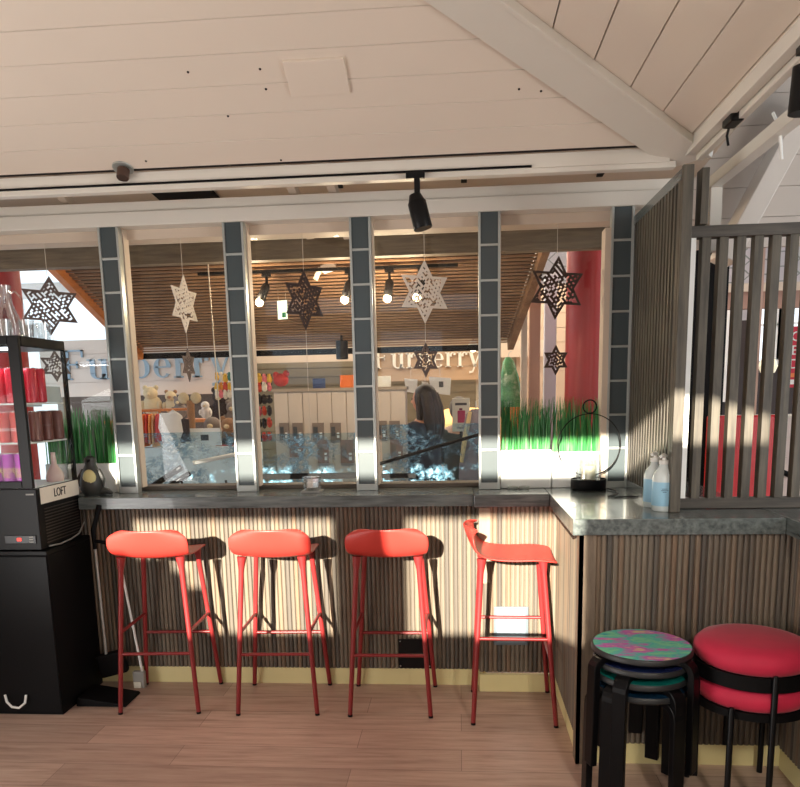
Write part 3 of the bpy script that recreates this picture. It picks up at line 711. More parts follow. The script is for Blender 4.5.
t = T('penguin_figurine', 'dark penguin figurine with yellow white breast on the worktop', 'figurine', (-2.03, 0.05, 1.0705))
M_pg = mat('penguin_dark', (58, 58, 54), 0.45, var=0.25, vscale=30)
def egg(prof): return [(r, z) for r, z in prof]
MB().lathe([(0, 0), (0.045, 0.0), (0.062, 0.03), (0.064, 0.075), (0.052, 0.12), (0.034, 0.155), (0.028, 0.17), (0.032, 0.186), (0.028, 0.204), (0.012, 0.216), (0, 0.217)], 24).build('body', M_pg, t, smooth=True)
MB().ball((0.008, -0.04, 0.095), 0.042, 0.9, 0.6, 1.15, 14).build('breast', mat('penguin_breast', (226, 214, 150), 0.5, var=0.15, vscale=14), t, smooth=True)
MB().tube([(0.006, -0.024, 0.192), (0.012, -0.05, 0.186), (0.013, -0.058, 0.183)], [0.009, 0.005, 0.001], 8).build('beak', M_blackm, t, smooth=True)
for s in (-1, 1): MB().tube([(s * 0.044, 0, 0.14), (s * 0.066, -0.004, 0.09), (s * 0.066, -0.006, 0.045)], [0.010, 0.016, 0.006], 8).build('flipper', M_pg, t, smooth=True)
MB().tube([(0.05, 0.0, 0.02), (0.09, -0.004, 0.02), (0.115, -0.006, 0.008)], [0.024, 0.018, 0.007], 8).build('tail', M_pg, t, smooth=True)

t = T('tealight_holder', 'cut glass tealight holder on the worktop left of the middle post', 'candle holder', (-0.80, 0.07, 1.0702))
MB().box(-0.055, 0.055, -0.045, 0.045, 0, 0.010).build('coaster', M_grey, t, bevel=0.002)
MB().lathe([(0.0, 0.0105), (0.044, 0.0105), (0.052, 0.03), (0.050, 0.075), (0.053, 0.082), (0.046, 0.082), (0.043, 0.03), (0, 0.022)], 10).build('glass_cup', glass('cut_glass', (0.97, 0.98, 0.98), 0.45, 0.12), t)
MB().lathe([(0, 0.024), (0.03, 0.024), (0.03, 0.052), (0, 0.052)], 16).build('candle', M_white, t, smooth=True)

t = T('ring_lantern', 'black ring lantern with a candle in glass on the corner worktop', 'lantern', (0.672, 0.035, 1.0705))
MB().lathe([(0, 0.008), (0.088, 0.008), (0.090, 0.012), (0.090, 0.058), (0.084, 0.060), (0.082, 0.05), (0, 0.05)], 36).build('base_dish', M_blackm, t, smooth=True)
for s in (-1, 1): MB().box(s * 0.075 - 0.012, s * 0.075 + 0.012, -0.03, 0.03, 0, 0.0085).build('foot', M_blackm, t)
mb = MB(); N = 64; Rg = 0.162; cz = 0.235
pr = []
for i in range(N):
    a = 2 * PI * i / N; ca, sa = math.cos(a), math.sin(a)
    pr.append([mb.b.verts.new((ca * r, y, cz + sa * r)) for r, y in ((Rg - 0.004, -0.008), (Rg, -0.008), (Rg, 0.008), (Rg - 0.004, 0.008))])
for i in range(N):
    A, B = pr[i], pr[(i + 1) % N]
    for j in range(4): mb.b.faces.new((A[j], A[(j + 1) % 4], B[(j + 1) % 4], B[j]))
mb.build('ring', M_blackm, t, smooth=True)
MB().tube([(0.034 * math.cos(2 * PI * i / 24), 0, cz + Rg + 0.034 + 0.034 * math.sin(2 * PI * i / 24)) for i in range(24)], 0.0035, 8, closed=True).build('hanging_loop', M_blackm, t, smooth=True)
MB().lathe([(0.062, 0.052), (0.066, 0.056), (0.066, 0.185), (0.069, 0.190), (0.062, 0.188), (0.062, 0.056)], 32).build('glass_chimney', M_clear, t, smooth=True)
MB().lathe([(0, 0.0505), (0.036, 0.0505), (0.036, 0.128), (0.032, 0.130), (0, 0.126)], 24).build('candle', mat('ivory_wax', (238, 232, 206), 0.6), t, smooth=True)
MB().tube([(0, 0, 0.126), (0.001, 0, 0.140)], 0.0012, 6).build('wick', M_black, t)

def soap(x, y, z, lab):
    t = T('soap_bottle', lab, 'bottle', (x, y, z), group='soap bottles by the screen')
    MB().lathe([(0, 0.0), (0.036, 0.0), (0.041, 0.006), (0.041, 0.125), (0.034, 0.15), (0.019, 0.168), (0.017, 0.18), (0, 0.18)], 28).build('body', mat('milky_plastic', (212, 222, 222), 0.25), t, smooth=True)
    lb = MB().lathe([(0.0415, 0.022), (0.0418, 0.023), (0.0418, 0.113), (0.0415, 0.114)], 28).build('label_wrap', mat('blue_label', (150, 196, 220), 0.45, var=0.08, vscale=40), t, smooth=True)
    for k, (w_, zz) in enumerate(((0.020, 0.088), (0.026, 0.082), (0.014, 0.076))): MB().box(-w_ / 2 - 0.006, w_ / 2 - 0.006, -0.0435, -0.041, zz, zz + 0.002).build('label_print', mat('label_ink', (70, 100, 130), 0.5), lb)
    MB().lathe([(0.018, 0.1805), (0.019, 0.182), (0.019, 0.196), (0.008, 0.198), (0.007, 0.214), (0.0, 0.214)], 20).build('pump_cap', M_white, t, smooth=True)
    MB().tube([(0, 0, 0.212), (-0.006, -0.010, 0.216), (-0.022, -0.03, 0.212)], [0.010, 0.008, 0.006], 8).build('pump_spout', M_white, t, smooth=True)
    t.scale = (1.12, 1.12, 1.10)
soap(0.866, -0.672, 1.0705, 'blue labelled pump bottle in front of the slatted screen, the nearer of two')
soap(0.858, -0.56, 1.0705, 'blue labelled pump bottle half hidden behind the nearer pump bottle')
t = T('ashtray', 'small dark metal dish on the sill in front of the left grass planter', 'dish', (0.315, 0.10, 1.0702))
for s in (-1, 1): MB().lathe([(0, 0), (0.026, 0), (0.03, 0.014), (0.027, 0.014), (0.023, 0.004), (0, 0.004)], 20, (s * 0.03, 0, 0)).build('bowl', M_alu, t, smooth=True)
MB().box(-0.055, 0.055, -0.02, 0.02, -0.0001, 0.003).build('tray', M_grey, t)
p = [(0.77, 0.03, 1.076), (0.80, -0.04, 1.0745), (0.79, -0.14, 1.0745), (0.72, -0.25, 1.0745), (0.74, -0.28, 1.0745), (0.86, -0.26, 1.0745)]
tag(MB().tube([Vector(v) for v in p], 0.0035, 8).build('cable', M_black, smooth=True), 'thin black cable lying across the corner worktop by the lantern', 'cable')

# ------------------------------------------------------------------ fittings on the ceiling and eaves
def on_left(px, py):
    d = CW + CR * ((px - CX) / F) + CU * ((CY - py) / F); n = Vector((0, TL, 1)); return CP + d * ((Vector((0, YE, ZE)) - CP).dot(n) / n.dot(d))
ML = Matrix.Rotation(R(-22), 4, 'X')      # ceiling slope frame: local z is the slope's normal
pc = on_left(317, 76)
t = tag(MB().box(-0.118, 0.118, -0.085, 0.085, -0.012, 0.0).build('access_panel', M_ceil, bevel=0.002), 'square white cover panel screwed on the plank ceiling', 'panel')
t.matrix_world = Matrix.Translation(pc) @ ML
pe = on_left(123, 168)
t = T('eyeball_lamp', 'broken recessed eyeball lamp hanging in its hole at the ceiling edge', 'lamp', pe); t.rotation_euler = (R(-22), 0, 0)
MB().lathe([(0.034, -0.006), (0.046, -0.006), (0.048, -0.001), (0.034, -0.001)], 28).build('trim_ring', M_alu, t, smooth=True)
MB().lathe([(0, -0.002), (0.034, -0.002), (0.034, -0.001), (0, -0.001)], 24).build('socket_hole', M_blackm, t)
MB().lathe([(0.026, -0.055), (0.028, -0.05), (0.028, -0.012), (0.016, -0.003), (0, -0.003)], 20, (0.004, -0.002, 0)).build('lamp_cup', mat('bronze_cup', (92, 72, 64), 0.35, 0.6), t, smooth=True)
for i, (x, y) in enumerate(((188, 72), (260, 69), (266, 89), (228, 116), (281, 160), (519, 89), (541, 91), (146, 161))):
    p_ = on_left(x, y)
    o = tag(MB().lathe([(0, -0.003), (0.004, -0.003), (0.005, 0.0), (0, 0.0)], 10).build('screw', M_blackm), 'tiny dark screw head in the white plank ceiling', 'screw', 'ceiling screws'); o.matrix_world = Matrix.Translation(p_) @ ML
t = T('track_spotlight', 'black spotlight hanging from the eave over the fourth pane', 'spotlight', (-0.195, YE - 0.01, 2.566))
MB().box(-0.035, 0.05, -0.025, 0.0, -0.028, 0.0).build('track_adapter', M_black, t, bevel=0.003)
MB().box(0.002, 0.028, -0.022, -0.006, -0.12, -0.028).build('arm', M_black, t, bevel=0.002)
a = Vector((0.004, -0.014, -0.095)); b = Vector((0.040, -0.02, -0.245))
MB().tube([a, a + (b - a) * 0.18, a + (b - a) * 0.24, b - (b - a) * 0.03, b], [0.026, 0.036, 0.042, 0.043, 0.041], 24).build('head', M_black, t, smooth=True)
tag(MB().box(-2.2, 0.33, YE - 0.022, YE - 0.0105, 2.566, 2.574).build('lighting_track', M_blackm), 'thin dark lighting track along the left eave board', 'track')
t = T('track_spotlight', 'black spotlight on the right eave track at the photo edge', 'spotlight', (1.0, -1.5, 2.545))
MB().box(-0.02, 0.02, -0.04, 0.04, -0.02, 0.0).build('track_adapter', M_black, t)
MB().tube([(0.0, 0, -0.018), (0.0, 0, -0.05), (0.0, 0.005, -0.06), (-0.004, 0.01, -0.185)], [0.012, 0.012, 0.038, 0.038], 20).build('head', M_black, t, smooth=True)
tag(MB().bar((XE + 0.022, -0.80, 2.60), (XE + 0.022, -3.4, 2.60), 0.018, 0.025).build('lighting_track', M_grey), 'grey lighting track along the right eave', 'track')
t = T('power_feed', 'black power plug at the end of the right eave track', 'plug', (XE + 0.022, -0.83, 2.585))
MB().box(-0.025, 0.025, -0.06, 0.04, -0.04, 0.012).build('plug_body', M_black, t, bevel=0.008)
MB().tube([(0.0, 0.03, -0.03), (0.0, 0.05, -0.06), (0.005, 0.045, -0.095)], 0.005, 8).build('cable_stub', M_black, t, smooth=True)
t = tag(MB().box(-0.17, 0.17, -0.10, 0.10, -0.02, 0.0).build('vent_cover', M_blackm, bevel=0.002), 'black rectangular cover on the soffit above the second pane', 'vent'); t.location = (-1.53, 0.44, 2.730); t.rotation_euler = (R(-5), 0, 0)
for i, (px, lab) in enumerate(((339, 'small black cutout in the soffit left of the spotlight'), (464, 'pair-side black cutout in the soffit right of the spotlight'), (601, 'single black cutout in the soffit over the red column'))):
    q = at(px, 188 if px < 400 else (183 if px < 500 else 176), 0.40)
    o = tag(MB().box(-0.016, 0.016, -0.03, 0.03, -0.012, 0.0).build('soffit_socket', M_blackm), lab, 'socket'); o.location = (q.x, 0.42, 2.734)
def rafter(px, py0, px1, py1, lab):
    a = at(px, py0, -0.05); a.z = 2.66; b = Vector((a.x + 0.06, 0.42, 2.40))
    tag(MB().bar(a, b, 0.045, 0.06).build('rafter_end', M_soffit, bevel=0.003), lab, 'rafter')
for px, y0, lab in ((285, 196, 'pale rafter stub left of the middle window post'), (322, 196, 'pale rafter stub touching the middle window post'), (70, 200, 'pale rafter stub over the first pane near the leftmost post'), (-18, 205, 'round-ended pale rafter at the far left edge')):
    b = at(px + 26, y0 + 40, 0.44); a = Vector((b.x - 0.05, -0.02, b.z + 0.29))
    tag(MB().bar(a, b, 0.045, 0.05).build('rafter_end', M_soffit, bevel=0.003), lab, 'rafter')

# ------------------------------------------------------------------ the shop beyond the glass
ST(MB().box(-3.6, 0.98, 0.70, 0.78, 2.40, 2.52).box(-3.6, 0.98, 0.71, 0.78, 2.52, 2.66).build('trim_9', M_header))
CY0, CY1, CZ0, CM = 0.80, 2.56, 2.59, 0.34
def cz(y): return CZ0 - CM * (y - CY0)
def cedge(px0, py0, px1, py1):
    pts = []
    for px, py in ((px0, py0), (px1, py1)):
        d = CW + CR * ((px - CX) / F) + CU * ((CY - py) / F); n = Vector((0, CM, 1)); q = CP + d * ((Vector((0, CY0, CZ0)) - CP).dot(n) / n.dot(d)); pts.append(q)
    return pts
L0, L1 = cedge(46, 250, 128, 336); R0_, R1_ = cedge(545, 232, 507, 342)
can = T('slatted_canopy', 'sloping canopy of brown wooden slats over the shop front', 'canopy', (-1.2, CY0, CZ0))
mb = MB(); n = 38
def ex(P, Q, y): f = (y - P.y) / (Q.y - P.y); return P.x + (Q.x - P.x) * f
for i in range(n):
    y = CY0 + (CY1 - CY0) * (i + 0.5) / n; z = cz(y); xa, xb = ex(L0, L1, y), ex(R0_, R1_, y)
    mb.box(xa, xb, y - 0.0145, y + 0.0145, z - 0.006, z + 0.006)
o = mb.build('slats', M_canopy, can, world=True)
mb = MB(); a = [Vector((ex(L0, L1, y), y, cz(y) + 0.045)) for y in (CY0, CY1)]; b = [Vector((ex(R0_, R1_, y), y, cz(y) + 0.045)) for y in (CY0, CY1)]
mb.quad(a[0], b[0], b[1], a[1]); mb.build('backing', mat('canopy_backing', (82, 60, 44), 0.8), can, world=True)
MB().bar((ex(L0, L1, CY0) - 0.03, CY0, cz(CY0)), (ex(L0, L1, CY1) - 0.03, CY1, cz(CY1)), 0.05, 0.13).build('edge_beam', M_orange, can, world=True)
MB().bar((ex(R0_, R1_, CY0) + 0.03, CY0, cz(CY0)), (ex(R0_, R1_, CY1) + 0.03, CY1, cz(CY1)), 0.05, 0.12).build('edge_board', M_canopy, can, world=True)
tag(MB().bar((-3.05, CY1 + 0.02, cz(CY1) - 0.03), (0.25, CY1 + 0.02, cz(CY1) - 0.03), 0.03, 0.05).build('eave_lath', M_blackm), 'dark lath along the lower edge of the slatted canopy', 'lath')
# shop walls
M_shut = mat('olive_slatwall', (132, 122, 100), 0.6, var=0.05)
mb = MB()
for k in range(26): mb.box(-2.75, 0.75, 4.5, 4.52, 0.1 + k * 0.1, 0.192 + k * 0.1)
mb.box(-2.75, 0.75, 4.52, 4.56, 0, 2.8); ST(mb.build('wall_shop', M_shut))
ST(MB().box(-4.6, -2.75, 4.5, 4.56, 0, 1.75).build('wall_shop', mat('dim_shop_wall', (92, 78, 70), 0.7)))
ST(MB().box(-2.8, 0.9, 4.2, 4.24, 1.95, 2.12).build('trim_10', M_cream))
# serif letters for the shop signs, drawn as flat raised shapes
def serif_word(word, h):
    mb = MB(); D = 0.02; x = 0.0; xh = h * 0.68; st = h * 0.135; th = h * 0.05; sf = h * 0.045
    def stem(x0, z0, z1, foot=True, head=0):
        mb.prism([(x0, z0), (x0 + st, z0), (x0 + st, z1), (x0, z1)], D)
        if foot: mb.prism([(x0 - st * 0.5, z0), (x0 + st * 1.5, z0), (x0 + st * 1.5, z0 + sf), (x0 - st * 0.5, z0 + sf)], D)
        if head: mb.prism([(x0 - st * 0.6, z1 - sf), (x0 + st * 0.5, z1 - sf * 1.2), (x0 + st * 0.5, z1), (x0 - st * 0.6, z1)], D)
    def arc(cx, cz_, rx, rz, a0, a1, thick_at=None, n=14):
        P = []; Q = []
        for i in range(n + 1):
            a = R(a0 + (a1 - a0) * i / n); wd = th + (st - th) * abs(math.cos(a)) ** 1.2
            P.append((cx + rx * math.cos(a), cz_ + rz * math.sin(a))); Q.append((cx + (rx - wd) * math.cos(a), cz_ + (rz - th) * math.sin(a)))
        for i in range(n): mb.prism([P[i], P[i + 1], Q[i + 1], Q[i]], D)
    for ch in word:
        if ch == 'F':
            stem(x + st * 0.5, 0, h); mb.prism([(x, h - th), (x + h * 0.62, h - th), (x + h * 0.62, h), (x, h)], D); mb.prism([(x + h * 0.57, h - h * 0.24), (x + h * 0.62, h - h * 0.24), (x + h * 0.62, h), (x + h * 0.57, h)], D)
            mb.prism([(x + st, h * 0.49), (x + h * 0.45, h * 0.49), (x + h * 0.45, h * 0.49 + th), (x + st, h * 0.49 + th)], D)
            mb.prism([(x + h * 0.41, h * 0.40), (x + h * 0.45, h * 0.40), (x + h * 0.45, h * 0.62), (x + h * 0.41, h * 0.62)], D); x += h * 0.74
        elif ch == 'u':
            stem(x + st * 0.5, h * 0.2, xh, False, 1); arc(x + h * 0.295, h * 0.22, h * 0.228, h * 0.22, 180, 350); stem(x + h * 0.40, 0, xh, True, 1); x += h * 0.68
        elif ch == 'r':
            stem(x + st * 0.5, 0, xh, True, 1); arc(x + h * 0.34, xh * 0.62, h * 0.17, xh * 0.38, 60, 165); mb.prism([(x + h * 0.37, xh * 0.8), (x + h * 0.47, xh * 0.8), (x + h * 0.47, xh * 0.97), (x + h * 0.37, xh * 0.97)], D); x += h * 0.53
        elif ch == 'b':
            stem(x + st * 0.5, 0, h, False, 1); arc(x + h * 0.30, xh * 0.5, h * 0.27, xh * 0.5, -150, 150); x += h * 0.66
        elif ch == 'e':
            arc(x + h * 0.27, xh * 0.5, h * 0.25, xh * 0.5, 8, 320); mb.prism([(x + h * 0.08, xh * 0.5), (x + h * 0.5, xh * 0.5), (x + h * 0.5, xh * 0.5 + th), (x + h * 0.08, xh * 0.5 + th)], D); x += h * 0.58
        elif ch == 'y':
            mb.prism([(x, xh), (x + st * 1.2, xh), (x + h * 0.34, 0.0), (x + h * 0.22, 0.0)], D); mb.prism([(x + h * 0.46, xh), (x + h * 0.52, xh), (x + h * 0.20, -h * 0.26), (x + h * 0.13, -h * 0.26)], D)
            mb.prism([(x - st * 0.4, xh - sf), (x + st * 1.6, xh - sf), (x + st * 1.6, xh), (x - st * 0.4, xh)], D); mb.prism([(x + h * 0.36, xh - sf), (x + h * 0.60, xh - sf), (x + h * 0.60, xh), (x + h * 0.36, xh)], D)
            mb.prism([(x + h * 0.02, -h * 0.30), (x + h * 0.17, -h * 0.28), (x + h * 0.17, -h * 0.18), (x + h * 0.02, -h * 0.20)], D); x += h * 0.6
    return mb, x
def board_sign(lab, x0, x1, y, z0, z1, xs, zb, h, width, mletter, mboard=None):
    t = T('shop_sign', lab, 'sign', ((x0 + x1) / 2, y, z0)); mb = MB(); nb = max(3, int((z1 - z0) / 0.14)); hh = (z1 - z0) / nb
    for k in range(nb): mb.box(x0, x1, y, y + 0.04, z0 + k * hh + 0.002, z0 + (k + 1) * hh - 0.002)
    mb.box(x0, x1, y + 0.012, y + 0.04, z0, z1); mb.build('sign_board', mboard or M_plank, t, world=True)
    for xx in (x0 + 0.15, x1 - 0.15): MB().box(xx - 0.03, xx + 0.03, y + 0.041, y + 0.09, 0.0, z1).build('sign_post', M_grey, t, world=True)
    m, wd = serif_word('Furberry', h)
    for v in m.b.verts: v.co = Vector((xs + v.co.x * width / wd, y - 0.022 + v.co.y, zb + v.co.z))
    m.build('lettering', mletter, t, world=True)
board_sign('wide white board sign reading Furberry with blue-grey letters, behind the left two panes', -4.3, -2.28, 3.6, 1.63, 2.20, -4.06, 1.80, 0.30, 1.78, mat('blue_grey_letter', (150, 176, 196), 0.5))
board_sign('narrower pale board sign reading Furberry in ivory letters behind the large pale star', -0.92, 0.36, 3.9, 1.72, 2.13, -0.86, 1.85, 0.22, 1.10, mat('ivory_letter', (250, 246, 234), 0.4), mat('warm_sign_board', (186, 160, 132), 0.6, var=0.05))

# track, spots, exit sign and other fittings under the canopy
tag(MB().bar((-1.75, 1.20, 2.415), (0.0, 1.20, 2.415), 0.02, 0.02).build('lighting_track', M_blackm), 'black lighting track under the slatted canopy', 'track')
def shop_spot(px, py, lab, tilt):
    p = at(px, py, 1.20); t = T('track_spotlight', lab, 'spotlight', (p.x, 1.20, 2.404), group='lit spotlights on the shop track')
    MB().box(-0.03, 0.03, -0.012, 0.012, -0.022, 0.0).build('track_adapter', M_black, t)
    MB().tube([(0, 0, -0.02), (0, 0, -0.08)], 0.009, 8).build('arm', M_black, t)
    a = Vector((0.004, -0.005, -0.07)); b = a + Vector((tilt, -0.03, -0.11))
    MB().tube([a, a + (b - a) * 0.15, b], [0.018, 0.028, 0.030], 16).build('head', M_black, t, smooth=True)
    MB().ball(b + (b - a) * 0.12, 0.027, n=12).build('bulb', M_bulb, t, smooth=True)
shop_spot(266, 270, 'lit black track spotlight just right of the second window post', -0.045)
shop_spot(349, 268, 'lit black track spotlight hugging the middle window post', -0.030)
shop_spot(389, 262, 'lit black track spotlight left of the large pale star', -0.015)
shop_spot(422, 262, 'lit track spotlight shining through the large pale star', -0.035)
l = bpy.data.lights.new('spot_glow', 'POINT'); l.energy = 9; l.color = (1.0, 0.78, 0.5); l.shadow_soft_size = 0.04
for px in (262, 345, 387, 417):
    lo = bpy.data.objects.new('spot_glow', l); C.objects.link(lo); p = at(px, 292, 1.2); lo.location = (p.x - 0.03, 1.10, p.z - 0.03)
p = at(473, 347, 2.62); t = T('pendant_lamp', 'small glowing pendant lamp above the last letters of the right shop sign', 'lamp', p)
MB().tube([(0, 0, 0.14), (0, 0, 0.05)], 0.006, 8).build('stem', M_blackm, t); MB().lathe([(0.02, 0.06), (0.05, 0.0), (0.045, 0.0), (0.018, 0.055)], 16).build('shade', M_offw, t); MB().ball((0, 0, 0.0), 0.042, n=12).build('bulb', M_bulb, t, smooth=True)
p = at(325, 268, 1.25); t = T('projector', 'white projector on an angled bracket under the slatted canopy', 'projector', p)
mb = MB(); mb.bar((0.075, 0, 0.015), (-0.02, 0, -0.012), 0.09, 0.045); mb.build('housing', M_white, t, bevel=0.006); mb = MB(); mb.bar((-0.03, 0.0, 0.0), (-0.07, 0.0, -0.075), 0.07, 0.02); mb.build('bracket', M_offw, t, bevel=0.003)
p = at(282, 309, 1.6); t = T('exit_sign', 'small hanging exit sign with a green running figure', 'sign', p, R(-25)); t.scale = (0.75, 0.75, 0.85)
MB().box(-0.055, 0.055, 0, 0.012, -0.085, 0.07).build('sign_plate', glow('exit_plate', (226, 240, 220), 0.8), t)
g = mat('exit_green', (40, 140, 80), 0.5); MB().box(0.0, 0.045, -0.003, -0.001, -0.07, -0.03).build('running_figure', g, t)
for s in (-1, 1): MB().tube([(s * 0.045, 0.006, 0.07), (s * 0.045, 0.006, 0.22)], 0.002, 6).build('wire', M_string, t)
p = at(342, 350, 2.3); t = T('loudspeaker', 'black cylinder loudspeaker hanging left of the middle post', 'speaker', p)
MB().lathe([(0, -0.075), (0.045, -0.075), (0.05, -0.07), (0.05, 0.07), (0.045, 0.075), (0, 0.075)], 24).build('body', M_black, t, smooth=True); MB().tube([(0, 0, 0.075), (0, 0, 0.12)], 0.01, 8).build('mount', M_black, t)
p = at(210, 300, 1.0)
tag(MB().tube([(p.x, 1.0, 2.50), (p.x + 0.02, 1.0, 1.30)], 0.004, 6).build('cord', M_string), 'thin pale cord hanging from the canopy in the second pane', 'cord')

# greige cabinet with framed pictures
t = T('partition_cabinet', 'tall greige panelled cabinet back standing inside the shop window', 'cabinet', (-0.93, 1.9, 0))
mb = MB(); nx = 9
for k in range(nx):
    w_ = 1.035 / nx; mb.box(-0.5175 + k * w_ + 0.003, -0.5175 + (k + 1) * w_ - 0.003, 0, 0.03, 0.02, 1.62)
mb.box(-0.5175, 0.5175, 0.012, 0.20, 0.0, 1.62); mb.build('panelled_back', M_cabg, t)
MB().box(-0.53, 0.53, -0.015, 0.21, 1.621, 1.645).build('top_rail', mat('greige_rail', (160, 146, 132), 0.5), t)
M_pic = mat('brown_board', (128, 112, 102), 0.5); M_pict = mat('brown_board_low', (150, 118, 106), 0.5, var=0.1); M_ph = mat('dark_photo', (64, 64, 66), 0.4)
pics = [(279, 423, 289, 440, 'u', 'upper picture board at the far left of the cabinet'), (292, 423, 303, 440, 'u', 'second picture board in the cabinet upper row'), (312, 423, 324, 440, 'u', 'third picture board in the cabinet upper row'),
        (330, 423, 341, 440, 'u', 'upper picture board just left of the middle post'), (376, 421, 387, 439, 'u', 'upper picture board just right of the middle post'), (389, 421, 400, 438, 'u', 'upper picture board beside the dark haired person'),
        (289, 440, 303, 457, 'l', 'lower reddish picture board second in the cabinet row'), (317, 440, 329, 463, 'l', 'lower reddish picture board below the third upper one'), (340, 440, 354, 463, 'l', 'lower brown picture board next to the middle post with white digits'), (390, 440, 403, 461, 'l', 'lower brown picture board below the person-side one')]
for x0, y0, x1, y1, kd, lb in pics:
    a = at(x0, y0, 1.88); b = at(x1, y1, 1.88)
    q = T('picture_board', lb, 'picture', ((a.x + b.x) / 2, 1.885, (a.z + b.z) / 2), group='picture boards on the greige cabinet'); W, H = (b.x - a.x) / 2, (a.z - b.z) / 2
    MB().box(-W, W, -0.002, 0.012, -H, H).build('board', M_pic if kd == 'u' else M_pict, q)
    MB().box(-W * 0.8, -W * 0.05, -0.006, -0.002, -H * 0.55, H * 0.55).build('photo', M_ph if kd == 'u' else M_pic, q)
    MB().box(W * 0.25, W * 0.7, -0.006, -0.002, -H * 0.75, -H * 0.45).box(W * 0.25, W * 0.7, -0.006, -0.002, -H * 0.3, -H * 0.12).build('white_mark', M_prw, q)
for px, w_, h_, m_, lb in ((299 + 20, 0.05, 0.055, mat('blue_sign_card', (50, 70, 120), 0.5), 'small blue card standing on the greige cabinet'), (347, 0.055, 0.07, mat('orange_card', (236, 120, 50), 0.5), 'small orange sign above the cabinet by the middle post'), (382, 0.07, 0.06, M_white, 'white notice card on the cabinet right of the middle post')):
    p = at(px, 384, 2.0); o = tag(MB().box(-w_, w_, 0, 0.008, 0, h_ * 2 * 0.7).build('notice_card', m_, bevel=0.001), lb, 'card'); o.location = (p.x, 2.0, 1.6455)

# glass balustrade with bluish reflections painted as flecks, rails and handrails
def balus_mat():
    m, nt, b = nodes('painted_reflection_glass'); nt.nodes.remove(b); out = nt.nodes['Material Output']
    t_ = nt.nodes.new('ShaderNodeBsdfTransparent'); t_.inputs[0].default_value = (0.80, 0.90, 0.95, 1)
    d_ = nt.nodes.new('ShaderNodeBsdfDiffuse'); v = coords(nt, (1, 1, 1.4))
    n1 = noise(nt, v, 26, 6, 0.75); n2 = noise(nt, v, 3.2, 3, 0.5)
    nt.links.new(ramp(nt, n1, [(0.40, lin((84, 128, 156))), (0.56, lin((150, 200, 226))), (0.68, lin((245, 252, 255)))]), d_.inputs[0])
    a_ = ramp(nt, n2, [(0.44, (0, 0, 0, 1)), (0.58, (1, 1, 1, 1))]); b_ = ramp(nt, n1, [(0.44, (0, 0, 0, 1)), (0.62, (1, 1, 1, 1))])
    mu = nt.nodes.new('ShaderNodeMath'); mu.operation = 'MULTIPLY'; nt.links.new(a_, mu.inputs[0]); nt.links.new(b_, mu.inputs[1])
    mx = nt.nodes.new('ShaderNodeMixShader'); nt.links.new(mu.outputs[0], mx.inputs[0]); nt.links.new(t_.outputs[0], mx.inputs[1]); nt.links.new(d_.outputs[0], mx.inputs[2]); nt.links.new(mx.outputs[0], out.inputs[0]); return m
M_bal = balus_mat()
for i, (x0, x1, z1, lb) in enumerate(((-2.10, -1.42, 1.365, 'glass balustrade panel with painted blue reflection flecks behind the second pane'), (-1.30, -0.52, 1.345, 'glass balustrade panel with painted blue reflection flecks before the greige cabinet'), (-0.50, 0.16, 1.392, 'glass balustrade panel with painted blue reflection flecks before the person'))):
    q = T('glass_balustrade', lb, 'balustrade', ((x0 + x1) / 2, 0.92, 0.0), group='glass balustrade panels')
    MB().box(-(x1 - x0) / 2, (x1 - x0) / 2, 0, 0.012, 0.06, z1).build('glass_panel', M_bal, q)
    MB().box(-(x1 - x0) / 2, (x1 - x0) / 2, -0.02, 0.03, 0.0, 0.058).build('base_channel', M_alu, q)
    if i == 1: MB().box(-(x1 - x0) / 2, (x1 - x0) / 2 , -0.03, -0.002, 1.05, 1.085).build('rail', M_blackm, q)
tag(MB().bar((-0.50, 0.86, 1.067), (-0.28, 0.86, 1.067), 0.022, 0.03).build('rail_stub', M_blackm), 'short dark rail at the foot of the pane with the person', 'rail')
for (a, b, r, m_, lb) in (((145, 491), (182, 467), 0.02, M_black, 'black escalator handrail rising from the lower left of the second pane'), ((162, 491), (190, 473), 0.018, M_black, 'shorter black handrail beside the other in the second pane'), ((193, 463), (238, 454), 0.014, M_white, 'bright white tube rail leaning across the second pane'), ((365, 468), (484, 433), 0.011, M_blackm, 'long dark handrail sloping up across the pane with the person')):
    pa, pb = at(*a, 0.75), at(*b, 0.80); t = T('handrail', lb, 'handrail', (pa.x, pa.y, 0))
    MB().tube([pa, pb], r, 10).build('rail', m_, t, world=True, smooth=True)
    pm = pa * 0.3 + pb * 0.7
    if pm.z > 1.02: MB().tube([(pm.x, pm.y, 0), (pm.x, pm.y, min(pm.z, 1.06))], 0.008, 8).build('baluster', M_blackm, t, world=True, smooth=True)

# red columns
def column(px0, px1, pytop, pycap, Y, lab):
    a, b = at(px0, pytop, Y), at(px1, pytop, Y); r = (b.x - a.x) / 2; t = T('column', lab, 'column', ((a.x + b.x) / 2, Y, 0)); zc = at(px0, pytop, Y).z
    MB().lathe([(0, 0), (r, 0), (r, zc), (0, zc)], 32).build('shaft', M_redcol, t, smooth=True)
    r2 = r * 0.80; MB().lathe([(0, zc + 0.001), (r2, zc + 0.001), (r2, zc + 0.04), (r2 * 1.02, zc + 0.045), (r2 * 1.02, zc + 0.075), (r2, zc + 0.08), (r2, 4.85), (0, 4.85)], 32).build('cap', M_blackm, t, smooth=True)
column(567, 608, 249, 235, 2.6, 'thick red round column with a black top behind the right pane')
column(-16, 17, 270, 260, 1.7, 'red round column with black top behind the carafe')
